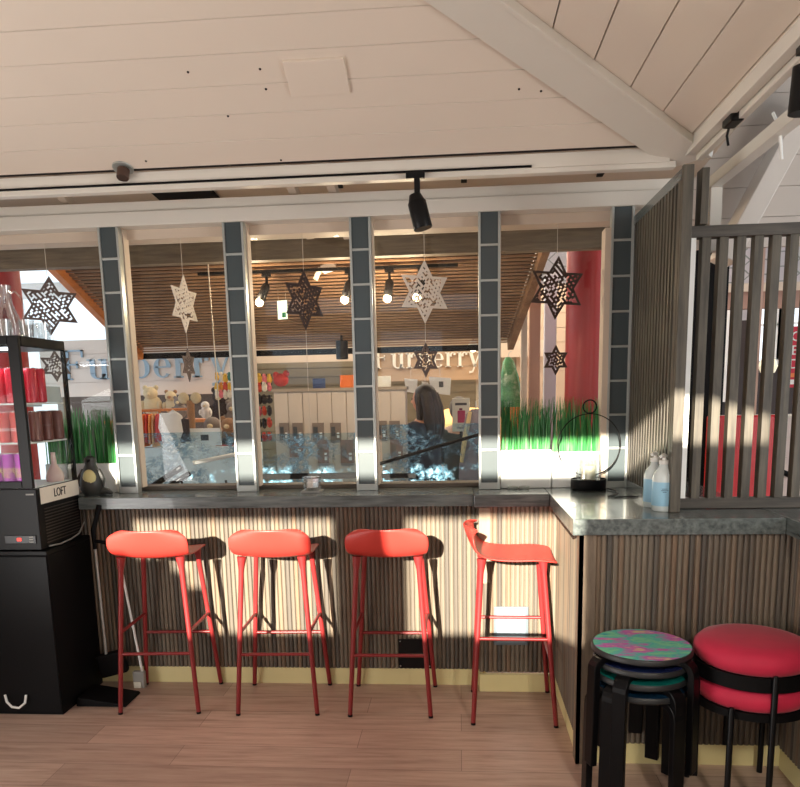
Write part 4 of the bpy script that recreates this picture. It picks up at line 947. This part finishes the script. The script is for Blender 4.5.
# white slatted soffit and posts at the far ends
mb = MB()
for k in range(9): mb.box(-4.6, -2.72 - 0.0 * k, 2.75 + k * 0.10, 2.84 + k * 0.10, 2.62, 2.64)
tag(mb.build('slatted_soffit', M_white), 'white slatted soffit in daylight beyond the left star', 'soffit')
def post(px0, px1, Y, z1, m, lab, dpt=0.08):
    a, b = at(px0, 380, Y), at(px1, 380, Y); w_ = b.x - a.x
    tag(MB().box(a.x, b.x, Y, Y + dpt, 0, z1).build('timber_post', m, bevel=0.003), lab, 'post')
post(521, 527, 2.7, 2.75, M_cream, 'thin cream post left of the pinkish timber post')
post(529, 540, 2.8, 2.9, mat('pinkish_timber', (188, 150, 128), 0.6), 'pinkish timber post behind the right pane')
post(544, 556, 3.0, 2.6, mat('pale_blue_post', (196, 202, 214), 0.5), 'pale blue-white post behind the dark star')
post(505, 521, 3.3, 1.72, M_orange, 'low orange-brown wooden pillar beside the green coat')
mb = MB()
for k in range(18): mb.box(0.62, 2.6, 4.3, 4.34, k * 0.15 + 0.002, k * 0.15 + 0.147)
mb.box(0.62, 2.6, 4.315, 4.36, 0, 2.7); ST(mb.build('wall_mall', mat('beige_cladding', (206, 182, 156), 0.6)))
# hexagonal net over the pale roof opening
mb = MB(); hr = 0.17; Yh = 4.9
for i in range(-1, 14):
    for j in range(0, 9):
        cx = 0.4 + i * hr * 1.55; cz_ = 2.5 + j * hr * 0.92 + (0.46 * hr if i % 2 else 0)
        P = [Vector((cx + hr * math.cos(PI / 3 * k), Yh, cz_ + hr * 0.5 * math.sin(PI / 3 * k))) for k in range(6)]
        for k in (0, 1, 2): mb.bar(P[k], P[(k + 1) % 6], 0.012, 0.012)
tag(mb.build('hexagon_net', M_grey), 'hexagonal wire net under the pale roof by the red column', 'net')
ST(MB().box(0.3, 4.2, 5.2, 5.24, 2.3, 4.6).build('wall_pale', mat('pale_roof_panel', (214, 204, 204), 0.7)))

# coat and goods near the right
t = T('hanging_coat', 'pale green striped coat hanging beyond the fourth window post', 'coat', at(508, 380, 2.9))
mb = MB(); mb.lathe([(0.02, 0.20), (0.05, 0.16), (0.085, 0.02), (0.11, -0.24), (0.0, -0.24)], 16)
for v in mb.b.verts: v.co.y *= 0.5; v.co.x += 0.03 * (0.2 - v.co.z) / 0.4
mb.build('coat_body', art_mat('green_striped_cloth', [(120, 190, 130), (70, 130, 84), (200, 222, 196)]), t, smooth=True)
MB().tube([(0, 0, 0.20), (0.01, 0, 0.24), (0.03, 0, 0.25)], 0.004, 6).build('hanger_hook', M_alu, t)
MB().tube([(0, 0, -0.24), (0, 0, -t.location.z)], 0.018, 8).build('stand', M_blackm, t)

# plush toys, garments and packs under the left sign
M_brown = mat('brown_plush', (156, 116, 84), 0.9, var=0.2, vscale=40, bmp=0.3); M_cpl = mat('cream_plush', (206, 186, 150), 0.9, var=0.15, vscale=40, bmp=0.3); M_gpl = mat('grey_plush', (128, 116, 108), 0.9, var=0.2, vscale=40, bmp=0.3)
M_wpl = mat('white_fleece', (228, 222, 214), 0.9, var=0.06, vscale=30, bmp=0.3); M_dkp = mat('dark_plush', (52, 40, 40), 0.9, var=0.2, vscale=40)
def plush(px, py, Y, r, m, lab, ears=True, m2=None):
    p = at(px, py, Y); t = T('plush_toy', lab, 'plush toy', p, group='plush toys in the shop')
    MB().ball((0, 0, -r * 0.75), r, 1, 0.8, 1.05, 12).build('body', m, t, smooth=True)
    MB().ball((0, -r * 0.3, r * 0.45), r * 0.72, 1, 0.9, 0.9, 12).build('head', m, t, smooth=True)
    if ears:
        for s in (-1, 1): MB().ball((s * r * 0.55, -r * 0.2, r * 1.0), r * 0.26, 1, 0.6, 1, 10).build('ear', m2 or m, t, smooth=True)
    for s in (-1, 1): MB().ball((s * r * 0.85, -r * 0.4, -r * 0.7), r * 0.34, 0.8, 0.9, 1.4, 10).build('arm', m, t, smooth=True)
    MB().ball((0, -r * 0.95, r * 0.35), r * 0.25, 1, 0.8, 0.8, 10).build('muzzle', m2 or M_cpl, t, smooth=True)
# shelf, rail, counter
t = T('shop_shelf', 'pine shelf under the left shop sign carrying plush toys', 'shelf', (-2.875, 3.35, 0))
MB().box(-0.575, 0.575, -0.2, 0.2, 1.36, 1.39).build('shelf_board', M_orange, t)
for s in (-0.54, 0.54): MB().box(s - 0.03, s + 0.03, -0.19, 0.19, 0, 1.359).build('side_panel', M_orange, t)
plush(152, 398, 3.3, 0.10, M_cpl, 'cream plush toy on the pine shelf, left one'); plush(172, 400, 3.3, 0.08, M_cpl, 'cream plush toy at the middle of the pine shelf', True, M_brown); plush(180, 405, 3.15, 0.07, M_gpl, 'grey brown plush toy on the pine shelf beside the stick toy')
t = tag(MB().box(-2.88, -1.85, 2.4, 3.0, 0.0, 1.17).build('display_counter', M_white, bevel=0.01), 'white display counter under the plush toys', 'counter')
plush(206, 408, 2.75, 0.055, M_wpl, 'white round plush face before the maroon toy', False); plush(230, 430, 2.6, 0.10, M_brown, 'light brown bear sitting at the second window post', True); plush(214, 430, 2.7, 0.11, M_gpl, 'grey plush mound behind the laptop', False); plush(222, 402, 2.95, 0.11, M_dkp, 'dark maroon plush toy behind the white one')
plush(234, 412, 2.9, 0.09, M_gpl, 'grey brown bear half hidden by the second window post')
t = T('hobby_toy', 'tall plush stick toy with two cream round ears', 'plush toy', at(191, 412, 2.5))
MB().tube([(0, 0, 0.10), (0, 0, -0.15), (0.02, 0, -0.22)], [0.035, 0.03, 0.012], 12).build('body', M_brown, t, smooth=True)
for s in (-1, 1): MB().ball((s * 0.055, -0.01, 0.12), 0.05, 1, 0.6, 1, 12).build('ear', M_cpl, t, smooth=True)
p = at(172, 430, 2.35); t = T('fleece_hide', 'white fleece hide draped on the rail under the plush shelf', 'hide', p)
mb = MB(); mb.lathe([(0.02, 0.16), (0.10, 0.13), (0.12, 0.0), (0.07, -0.12), (0.05, -0.20), (0.0, -0.20)], 18)
for v in mb.b.verts: v.co.y *= 0.35; v.co.z += 0.02 * math.sin(v.co.x * 40)
mb.build('fleece', M_wpl, t, smooth=True)
mb = MB(); mb.lathe([(0.0, 0.10), (0.045, 0.09), (0.05, -0.10), (0, -0.10)], 14)
for v in mb.b.verts: v.co.y *= 0.4; v.co.x += 0.11
mb.build('dark_trim', M_dkp, t, smooth=True)
p0, p1 = at(134, 411, 2.5), at(190, 409, 2.5)
tag(MB().tube([p0, p1], 0.012, 8).build('clothes_rail', M_orange, smooth=True), 'pine clothes rail holding red and orange garments', 'rail')
cols = [(214, 60, 50), (190, 50, 56), (226, 120, 60), (200, 70, 60), (236, 150, 84), (220, 170, 120), (190, 60, 70)]
cn = ['scarlet', 'dark red', 'orange', 'brick red', 'light orange', 'sand coloured', 'crimson']
for k, c_ in enumerate(cols):
    q = at(137 + k * 3.4, 412, 2.5); t = T('hanging_garment', cn[k] + ' garment on the pine rail next to the leftmost window post', 'garment', (q.x, 2.5, q.z), group='garments on the pine rail')
    mb = MB(); mb.lathe([(0.005, -0.015), (0.012, -0.03), (0.017, -0.12), (0.02, -0.26 - 0.02 * (k % 3)), (0, -0.26 - 0.02 * (k % 3))], 10)
    for v in mb.b.verts: v.co.y *= 4
    mb.build('cloth', mat('garment_cloth', c_, 0.85, var=0.15), t, smooth=True)
    MB().tube([(0, 0, -0.015), (0, 0, 0.015), (0.01, 0, 0.02)], 0.003, 6).build('hanger_hook', M_alu, t)
t = T('laptop', 'white laptop-like sign with a printed picture on the display counter', 'sign', at(203, 437, 2.42))
MB().box(-0.16, 0.16, 0, 0.012, -0.075, 0.075).build('panel', M_white, t); MB().box(-0.02, 0.05, -0.003, -0.0005, -0.03, 0.02).build('printed_picture', M_ph, t)
for k, (px, py, c_, lb) in enumerate(((224, 441, (50, 40, 44), 'dark pack on the display counter, uppermost of the three'), (224, 447, (196, 60, 50), 'red pack on the display counter, middle of the three'), (226, 452, (210, 190, 70), 'yellow pack on the display counter, lowest of the three'))):
    q = at(px, py, 2.5); o = tag(MB().box(-0.075, 0.075, 0, 0.06, -0.022, 0.022).build('toy_pack', mat('pack_card', c_, 0.5, var=0.2, vscale=25), bevel=0.003), lb, 'pack'); o.location = q
# racks of small charms either side of the second window post
def charms(cx0, cx1, rows, Y, seed, grp, where):
    rnd = random.Random(seed); pal = [(226, 180, 70), (206, 76, 56), (230, 222, 204), (60, 130, 120), (226, 120, 130), (40, 36, 40), (214, 140, 60)]; mats = [mat('charm', c_, 0.8, var=0.2, vscale=60) for c_ in pal]
    nm = ['golden', 'red', 'white', 'teal', 'pink', 'black', 'ochre']; ords = ['first', 'second', 'third', 'fourth', 'fifth', 'sixth', 'seventh', 'eighth']
    rw = ['top', 'second', 'third', 'fourth', 'fifth', 'lowest']
    for r_, (py, h, cset) in enumerate(rows):
        a, b = at(cx0, py - 4, Y), at(cx1, py - 4, Y)
        tag(MB().tube([a, b], 0.004, 6).build('charm_bar', M_blackm), '%s dark bar of the charm rack %s' % (rw[r_], where), 'bar')
        n = max(3, int((cx1 - cx0) / 4.2))
        for k in range(n):
            c_ = cset[k % len(cset)]; q = at(cx0 + (k + 0.5) * (cx1 - cx0) / n, py + rnd.uniform(-1, 1), Y)
            o = tag(MB().ball((0, 0, 0), 0.028, rnd.uniform(0.7, 1), 0.7, rnd.uniform(0.9, 1.5), 8).ball((0, -0.008, 0.032), 0.016, n=6).build('plush_charm', mats[c_], smooth=True), '%s charm, %s along the %s bar %s' % (nm[c_], ords[k], rw[r_], where), 'charm', grp); o.location = q
charms(215, 236, [(378, 5, [0, 2, 0, 3]), (387, 5, [0, 6, 1]), (394, 5, [2, 4, 2])], 2.6, 4, 'charms left of the second window post', 'left of the second post')
charms(247, 272, [(379, 5, [0, 3, 0, 4]), (388, 5, [2, 4, 1]), (400, 6, [5, 5, 5]), (412, 6, [1, 5, 4]), (424, 6, [5, 1, 5]), (437, 6, [1, 1, 5])], 2.2, 6, 'charms right of the second window post', 'right of the second post')
q = at(281, 380, 2.2)
o = tag(MB().ball((0, 0, 0), 0.06, 1.1, 0.6, 0.9, 10).ball((0.045, 0, 0.05), 0.028, n=8).ball((-0.04, 0, 0.04), 0.028, n=8).build('plush_charm', mat('red_black_plush', (196, 66, 66), 0.8, var=0.5, vscale=25), smooth=True), 'red plush charm leaning over the greige cabinet corner', 'charm'); o.location = q

# white pennants, poster and lamp behind the person
for (px, py, w_, h_, lb) in ((411, 386, 0.06, 0.07, 'white pennant card hanging above the person'), (440, 386, 0.10, 0.085, 'larger white pennant card with a small star print'), (425, 388, 0.03, 0.06, 'narrow white pennant card between two others')):
    p = at(px, py, 2.9); t = T('pennant', lb, 'pennant', p); MB().prism([(-w_, h_), (w_, h_ * 0.8), (w_ * 0.9, -h_), (-w_ * 0.8, -h_ * 0.7)], 0.006).build('card', M_white, t); MB().tube([(0, 0.003, h_), (0, 0.003, h_ + 0.12)], 0.003, 6).build('string', M_string, t)
    if w_ > 0.09: MB().box(-0.01, 0.03, -0.003, -0.0005, -0.01, 0.04).build('print', M_ph, t)
p = at(461, 414, 2.6); t = T('poster', 'white framed poster with a crimson bottle picture', 'poster', p)
MB().box(-0.075, 0.075, 0, 0.02, -0.15, 0.135).build('frame', M_offw, t, bevel=0.003); MB().box(-0.03, 0.035, -0.006, -0.001, -0.075, 0.03).build('bottle_picture', mat('crimson_print', (176, 40, 90), 0.5), t, bevel=0.012)
MB().box(-0.012, 0.012, 0.021, 0.035, -p.z, 0.1).build('stand', M_blackm, t); MB().box(-0.015, 0.012, -0.006, -0.001, 0.032, 0.05).build('stopper_picture', mat('crimson_print_cap', (120, 40, 70), 0.5), t); MB().box(-0.05, 0.05, -0.005, -0.001, 0.075, 0.095).build('heading', M_ph, t); MB().box(-0.035, 0.035, -0.005, -0.001, -0.125, -0.112).build('caption', M_grey, t)
p = at(462, 436, 3.5); t = T('lit_showcase', 'warmly lit rounded showcase behind the poster', 'showcase', (p.x + 0.05, 3.56, 0))
mb = MB(); mb.box(-0.42, 0.42, 0, 0.3, 0, 1.0); mb.build('base', M_orange, t); MB().lathe([(0.40, 1.0), (0.40, 1.28), (0.34, 1.38), (0.2, 1.43), (0, 1.44)], 24, (0, 0.15, 0)).build('dome', glow('amber_lit_panel', (246, 196, 120), 0.9), t, smooth=True)

# ------------------------------------------------------------------ people in the shop
M_skin = mat('skin', (206, 150, 122), 0.5, var=0.04); M_navy = mat('navy_coat', (34, 38, 56), 0.85, var=0.1); M_hair = woodmat('dark_hair', (24, 18, 18), (52, 40, 36), (30, 30, 2), 0.45, 0.3); M_jean = mat('dark_trousers', (40, 42, 52), 0.85)
def skin_fig(name, verts, edges, rad, m, parent, sub=2):
    me = bpy.data.meshes.new(name); me.from_pydata(verts, edges, []); me.update()
    o = bpy.data.objects.new(name, me); C.objects.link(o); o.parent = parent
    md = o.modifiers.new('skin', 'SKIN'); md.use_smooth_shade = True
    if not me.skin_vertices: me.attributes.new
    for i, r_ in enumerate(rad): me.skin_vertices[0].data[i].radius = r_ if isinstance(r_, tuple) else (r_, r_)
    me.skin_vertices[0].data[0].use_root = True
    s_ = o.modifiers.new('sub', 'SUBSURF'); s_.levels = 1; s_.render_levels = sub
    dg = bpy.context.evaluated_depsgraph_get(); me2 = bpy.data.meshes.new_from_object(o.evaluated_get(dg)); o.modifiers.clear(); o.data = me2; me2.materials.append(m)
    for p_ in me2.polygons: p_.use_smooth = True
    return o
def make_skin_mesh():
    pass
def person(loc, rz, sc, lab, mcoat, mhair, long_hair, hold=False):
    t = T('person', lab, 'person', loc, rz); t.scale = (sc, sc, sc)
    V = [(0, 0, 0.92), (0, 0, 1.08), (0, -0.01, 1.25), (0, 0, 1.38), (0, -0.01, 1.45), (0, -0.025, 1.53)]; E_ = [(0, 1), (1, 2), (2, 3), (3, 4), (4, 5)]; Rr = [(0.15, 0.11), (0.135, 0.10), (0.16, 0.11), (0.10, 0.075), (0.048, 0.048), (0.06, 0.07)]
    for s in (-1, 1):
        b_ = len(V); V += [(s * 0.17, 0, 1.36), (s * 0.22, -0.03, 1.12), (s * 0.17, -0.20, 1.02), (s * 0.13, -0.30, 1.04), (s * 0.09, 0.0, 0.86), (s * 0.10, -0.01, 0.48), (s * 0.10, 0.01, 0.09), (s * 0.11, -0.12, 0.035)]
        Rr += [0.062, 0.052, 0.042, 0.034, (0.095, 0.10), 0.066, 0.045, (0.045, 0.032)]; E_ += [(3, b_), (b_, b_ + 1), (b_ + 1, b_ + 2), (b_ + 2, b_ + 3), (0, b_ + 4), (b_ + 4, b_ + 5), (b_ + 5, b_ + 6), (b_ + 6, b_ + 7)]
    body = skin_fig('body', V, E_, Rr, M_skin, t)
    # head with face
    h = MB().ball((0, -0.02, 1.585), 0.105, 0.74, 0.90, 1.10, 20)
    h.tube([(0, -0.108, 1.60), (0, -0.128, 1.572), (0, -0.112, 1.562)], [0.010, 0.015, 0.010], 8); h.ball((0, -0.095, 1.535), 0.026, 1, 0.5, 0.4, 8)
    for s in (-1, 1): h.ball((s * 0.079, -0.01, 1.585), 0.026, 0.35, 0.7, 1.1, 8)
    head = h.build('head', M_skin, t, smooth=True)
    for s in (-1, 1): MB().ball((s * 0.032, -0.103, 1.60), 0.010, n=8).build('eye', M_blackm, head, smooth=True)
    MB().ball((0, -0.105, 1.537), 0.018, 1, 0.4, 0.3, 8).build('mouth', mat('lips', (168, 84, 80), 0.5), head, smooth=True)
    hb = MB().ball((0, 0.010, 1.605), 0.118, 0.84, 0.94, 1.06, 20)
    for v in hb.b.verts:
        if v.co.y < -0.07 and v.co.z < 1.65: v.co.y = -0.06
    if long_hair:
        for s in (-0.07, -0.025, 0.025, 0.07): hb.tube([(s * 0.9, 0.05, 1.64), (s * 1.15, 0.085, 1.52), (s * 1.3, 0.10, 1.40), (s * 1.25, 0.105, 1.30), (s * 1.1, 0.10, 1.24)], [0.05, 0.052, 0.048, 0.036, 0.012], 10)
        for s in (-1, 1): hb.tube([(s * 0.075, -0.01, 1.64), (s * 0.088, 0.0, 1.52), (s * 0.10, 0.01, 1.40), (s * 0.10, 0.0, 1.32)], [0.03, 0.03, 0.028, 0.01], 8)
    hb.build('hair', mhair, t, smooth=True)
    # coat as its own shell, a little larger than the body, with sleeves and collar
    V2 = [(0, 0.0, 0.72), (0, 0, 0.92), (0, 0, 1.08), (0, -0.01, 1.25), (0, 0, 1.37), (0, 0, 1.42)]; E2 = [(i, i + 1) for i in range(5)]; R2 = [(0.21, 0.16), (0.195, 0.15), (0.175, 0.135), (0.19, 0.135), (0.125, 0.10), (0.078, 0.074)]
    for s in (-1, 1):
        b_ = len(V2); V2 += [(s * 0.17, 0, 1.355), (s * 0.225, -0.03, 1.12), (s * 0.172, -0.20, 1.02), (s * 0.145, -0.26, 1.03)]; R2 += [0.078, 0.068, 0.056, 0.050]; E2 += [(4, b_), (b_, b_ + 1), (b_ + 1, b_ + 2), (b_ + 2, b_ + 3)]
    skin_fig('coat', V2, E2, R2, mcoat, t)
    V3 = [(0, 0, 0.90)]; E3 = []; R3 = [(0.165, 0.125)]
    for s in (-1, 1):
        b_ = len(V3); V3 += [(s * 0.09, 0, 0.84), (s * 0.10, -0.01, 0.48), (s * 0.10, 0.01, 0.12)]; R3 += [(0.105, 0.11), 0.078, 0.064]; E3 += [(0, b_), (b_, b_ + 1), (b_ + 1, b_ + 2)]
    skin_fig('trousers', V3, E3, R3, M_jean, t)
    for s in (-1, 1):
        MB().tube([(s * 0.10, 0.045, 0.045), (s * 0.105, -0.02, 0.05), (s * 0.11, -0.11, 0.035), (s * 0.11, -0.17, 0.03)], [0.040, 0.05, 0.045, 0.025], 12).build('shoe', M_blackm, t, smooth=True)
        hd_ = MB().ball((s * 0.125, -0.335, 1.045), 0.042, 0.55, 1.1, 0.85, 10)
        for f_ in range(4):
            zf = 1.072 - f_ * 0.017; L_ = (0.062, 0.070, 0.066, 0.052)[f_]
            hd_.tube([(s * 0.122, -0.36, zf), (s * 0.116, -0.36 - L_ * 0.5, zf), (s * 0.098, -0.36 - L_ * 0.85, zf - 0.004), (s * 0.082, -0.36 - L_ * 0.8, zf - 0.006)], [0.010, 0.009, 0.008, 0.006], 8)
        hd_.tube([(s * 0.112, -0.32, 1.075), (s * 0.092, -0.35, 1.088), (s * 0.078, -0.378, 1.085)], [0.012, 0.010, 0.007], 8)
        hd_.build('hand', M_skin, t, smooth=True)
    return t
p = at(427, 400, 2.2)
person((p.x - 0.03, 2.42, 0), R(-118), 0.965, 'person with long dark hair in a navy coat, turned left beside the greige cabinet', M_navy, M_hair, True)
p = at(448, 420, 2.75)
person((p.x + 0.10, 3.02, 0), R(165), 0.90, 'person in a dark grey green coat standing behind the navy coated one', mat('grey_green_coat', (58, 62, 58), 0.85, var=0.1), mat('grey_knit_hat', (96, 92, 88), 0.9, var=0.2, vscale=50, bmp=0.3), False)
p = at(476, 445, 2.0); t = T('hanging_coat', 'grey mauve long coat with cream lapel left of the fourth window post', 'coat', (p.x, 2.0, 0))
mb = MB(); mb.lathe([(0.03, 1.46), (0.07, 1.42), (0.11, 1.30), (0.125, 1.0), (0.14, 0.75), (0, 0.75)], 20)
for v in mb.b.verts: v.co.y *= 0.6; v.co.x += 0.01 * math.sin(v.co.z * 30)
mb.build('coat_body', mat('mauve_wool', (136, 124, 132), 0.9, var=0.15, vscale=30), t, smooth=True)
MB().tube([(-0.045, -0.05, 1.44), (-0.085, -0.07, 1.25), (-0.115, -0.06, 1.05)], [0.015, 0.022, 0.015], 8).build('lapel', mat('cream_lapel', (226, 196, 140), 0.8), t, smooth=True)
MB().tube([(0, 0, 1.45), (0, 0, 1.52), (0.02, 0, 1.53)], 0.004, 6).build('hanger_hook', M_alu, t); MB().tube([(0, 0, 0.75), (0, 0, 0.0)], 0.02, 10).build('stand', M_blackm, t); MB().lathe([(0, 0), (0.14, 0), (0.14, 0.015), (0, 0.02)], 20).build('stand_foot', M_blackm, t)

# ------------------------------------------------------------------ the mall seen past the right screen
M_rbox = mat('bright_red_panel', (222, 22, 38), 0.4)
t = T('bench', 'bright red high-backed bench behind the slatted screen', 'bench', (1.56, 0.40, 0))
MB().box(-0.17, 0.20, 0.0, 0.05, 0.0, 1.43).build('backrest', M_rbox, t, bevel=0.01); MB().box(-0.17, 0.20, 0.05, 0.45, 0.38, 0.46).build('seat', M_rbox, t, bevel=0.01)
for s in (-0.15, 0.15): MB().box(s - 0.02, s + 0.02, 0.38, 0.43, 0.0, 0.379).build('leg', M_blackm, t)
t = T('crate_stack', 'cream boarded counter front seen through the right slats', 'counter', (2.05, 0.95, 0))
mb = MB()
for k in range(11): mb.box(-0.34, 0.5, 0, 0.02, 0.02 + k * 0.125, 0.14 + k * 0.125)
mb.build('boarding', M_plank, t); MB().box(-0.345, 0.51, 0.021, 0.4, 0.0, 1.40).build('carcass', M_offw, t)
t = T('handrail', 'dark sloping handrail in front of the cream boarding', 'handrail', (1.7, 0.6, 0)); MB().tube([at(752, 458, 0.62) - t.location, at(800, 480, 0.62) - t.location], 0.016, 8).build('rail', M_blackm, t, smooth=True); MB().tube([at(797, 470, 0.62) - t.location, Vector((at(797, 470, 0.62).x - 1.7, 0.02, 0))], 0.014, 8).build('stanchion', M_blackm, t, smooth=True)
t = T('vertical_banner', 'red vertical banner with white letters at the right photo edge', 'banner', at(798, 357, 1.1))
MB().box(-0.075, 0.13, 0, 0.012, -0.19, 0.19).build('banner_cloth', mat('banner_red', (208, 40, 64), 0.6), t)
for k, ch in enumerate('CBD'): text('letter', ch, 0.085, M_prw, t, (-0.022, -0.004, 0.125 - 0.085 * k), (PI / 2, 0, 0), 0.002)
MB().box(-0.06, 0.05, -0.004, -0.001, -0.125, -0.10).build('orange_line', mat('banner_orange', (240, 130, 60), 0.5), t); MB().box(-0.055, 0.03, -0.004, -0.001, -0.17, -0.14).build('white_block', M_prw, t)
t = T('mall_column', 'dark square column behind the left slats of the right screen', 'column', (1.75, 1.6, 0)); MB().box(-0.12, 0.12, 0, 0.24, 0, 2.95).build('shaft', M_blackm, t, bevel=0.01); MB().box(-0.2, 0.26, -0.03, 0.27, 2.55, 2.95).build('head_box', M_blackm, t, bevel=0.01)
tag(MB().box(2.08, 2.14, 1.7, 1.78, 0.0, 3.0).build('timber_post', mat('salmon_post', (206, 172, 154), 0.6), bevel=0.003), 'salmon pink slim post seen between the right slats', 'post')
# white framed windows of the far shop front ; their daylight is glow put into the panes
for i, (px0, px1, py0, py1) in enumerate(((697, 722, 300, 398), (756, 776, 305, 360), (782, 800, 305, 355))):
    a, b = at(px0, py0, 4.0), at(px1, py1, 4.0); wn = T('window_%d' % (6 + i), 'w', 'w', ((a.x + b.x) / 2, 4.0, b.z)); ST(wn); del wn['label']; del wn['category']
    W, H = (b.x - a.x) / 2, a.z - b.z
    MB().box(-W - 0.04, W + 0.04, 0, 0.05, -0.04, 0.0).box(-W - 0.04, W + 0.04, 0, 0.05, H, H + 0.04).box(-W - 0.04, -W, 0, 0.05, 0, H).box(W, W + 0.04, 0, 0.05, 0, H).box(-W, W, 0.0, 0.04, H * 0.62, H * 0.66).build('window_frame', M_white, wn)
    MB().box(-W, W, 0.02, 0.026, 0, H).build('pane', glow('glow_daylight_pane', (226, 238, 246), 0.95), wn)
ST(MB().box(1.6, 6.0, 4.06, 4.10, 0.0, 2.25).build('wall_dark', mat('dim_mall_front', (58, 50, 50), 0.7)))
ST(MB().box(1.3, 6.0, 3.0, 3.1, 2.26, 2.42).build('trim_11', mat('pinkish_fascia', (172, 134, 118), 0.6)))
ST(MB().box(1.3, 6.0, 2.98, 3.0, 2.40, 2.47).build('trim_12', M_cream))
t = T('wall_lamp', 'cream hexagonal lantern glowing beyond the right slats', 'lamp', at(768, 366, 2.2)); MB().lathe([(0, -0.07), (0.055, -0.05), (0.075, 0.0), (0.055, 0.05), (0, 0.07)], 6).build('shade', glow('cream_lampshade', (240, 230, 200), 0.6), t); MB().tube([(0, 0, 0.07), (0, 0, 0.6)], 0.004, 6).build('cord', M_blackm, t)
# gable boarding and slanted brace over the screen
mb = MB()
for k in range(9): mb.box(1.10, 4.0, 0.62, 0.64, 2.36 + k * 0.16, 2.517 + k * 0.16)
ST(mb.box(1.10, 4.0, 0.641, 0.66, 2.36, 3.8).build('wall_gable', mat('grey_beige_boarding', (214, 203, 193), 0.6, var=0.04)))
a, b = at(812, 96, 0.42), at(722, 262, 0.42)
tag(MB().bar(a, b, 0.10, 0.20, (0, 1, 0)).build('brace_beam', mat('pale_brace', (236, 226, 216), 0.5), bevel=0.006), 'pale slanted brace beam above the right slatted screen', 'beam')
t = T('gutter_box', 'pale boxed duct running along beneath the right eave', 'duct', (1.16, -0.4, 2.50)); MB().bar((0.0, 0.2, 0.0), (0.0, -2.4, 0.0), 0.05, 0.05).build('duct', M_trim, t, bevel=0.003); MB().box(-0.02, 0.03, 0.15, 0.2, -0.30, -0.026).build('downpipe', M_trim, t); MB().tube([(-0.02, -0.5, 0.06), (0.0, -0.52, 0.0), (0.02, -0.5, -0.10)], 0.006, 6).build('wire', M_white, t, smooth=True)
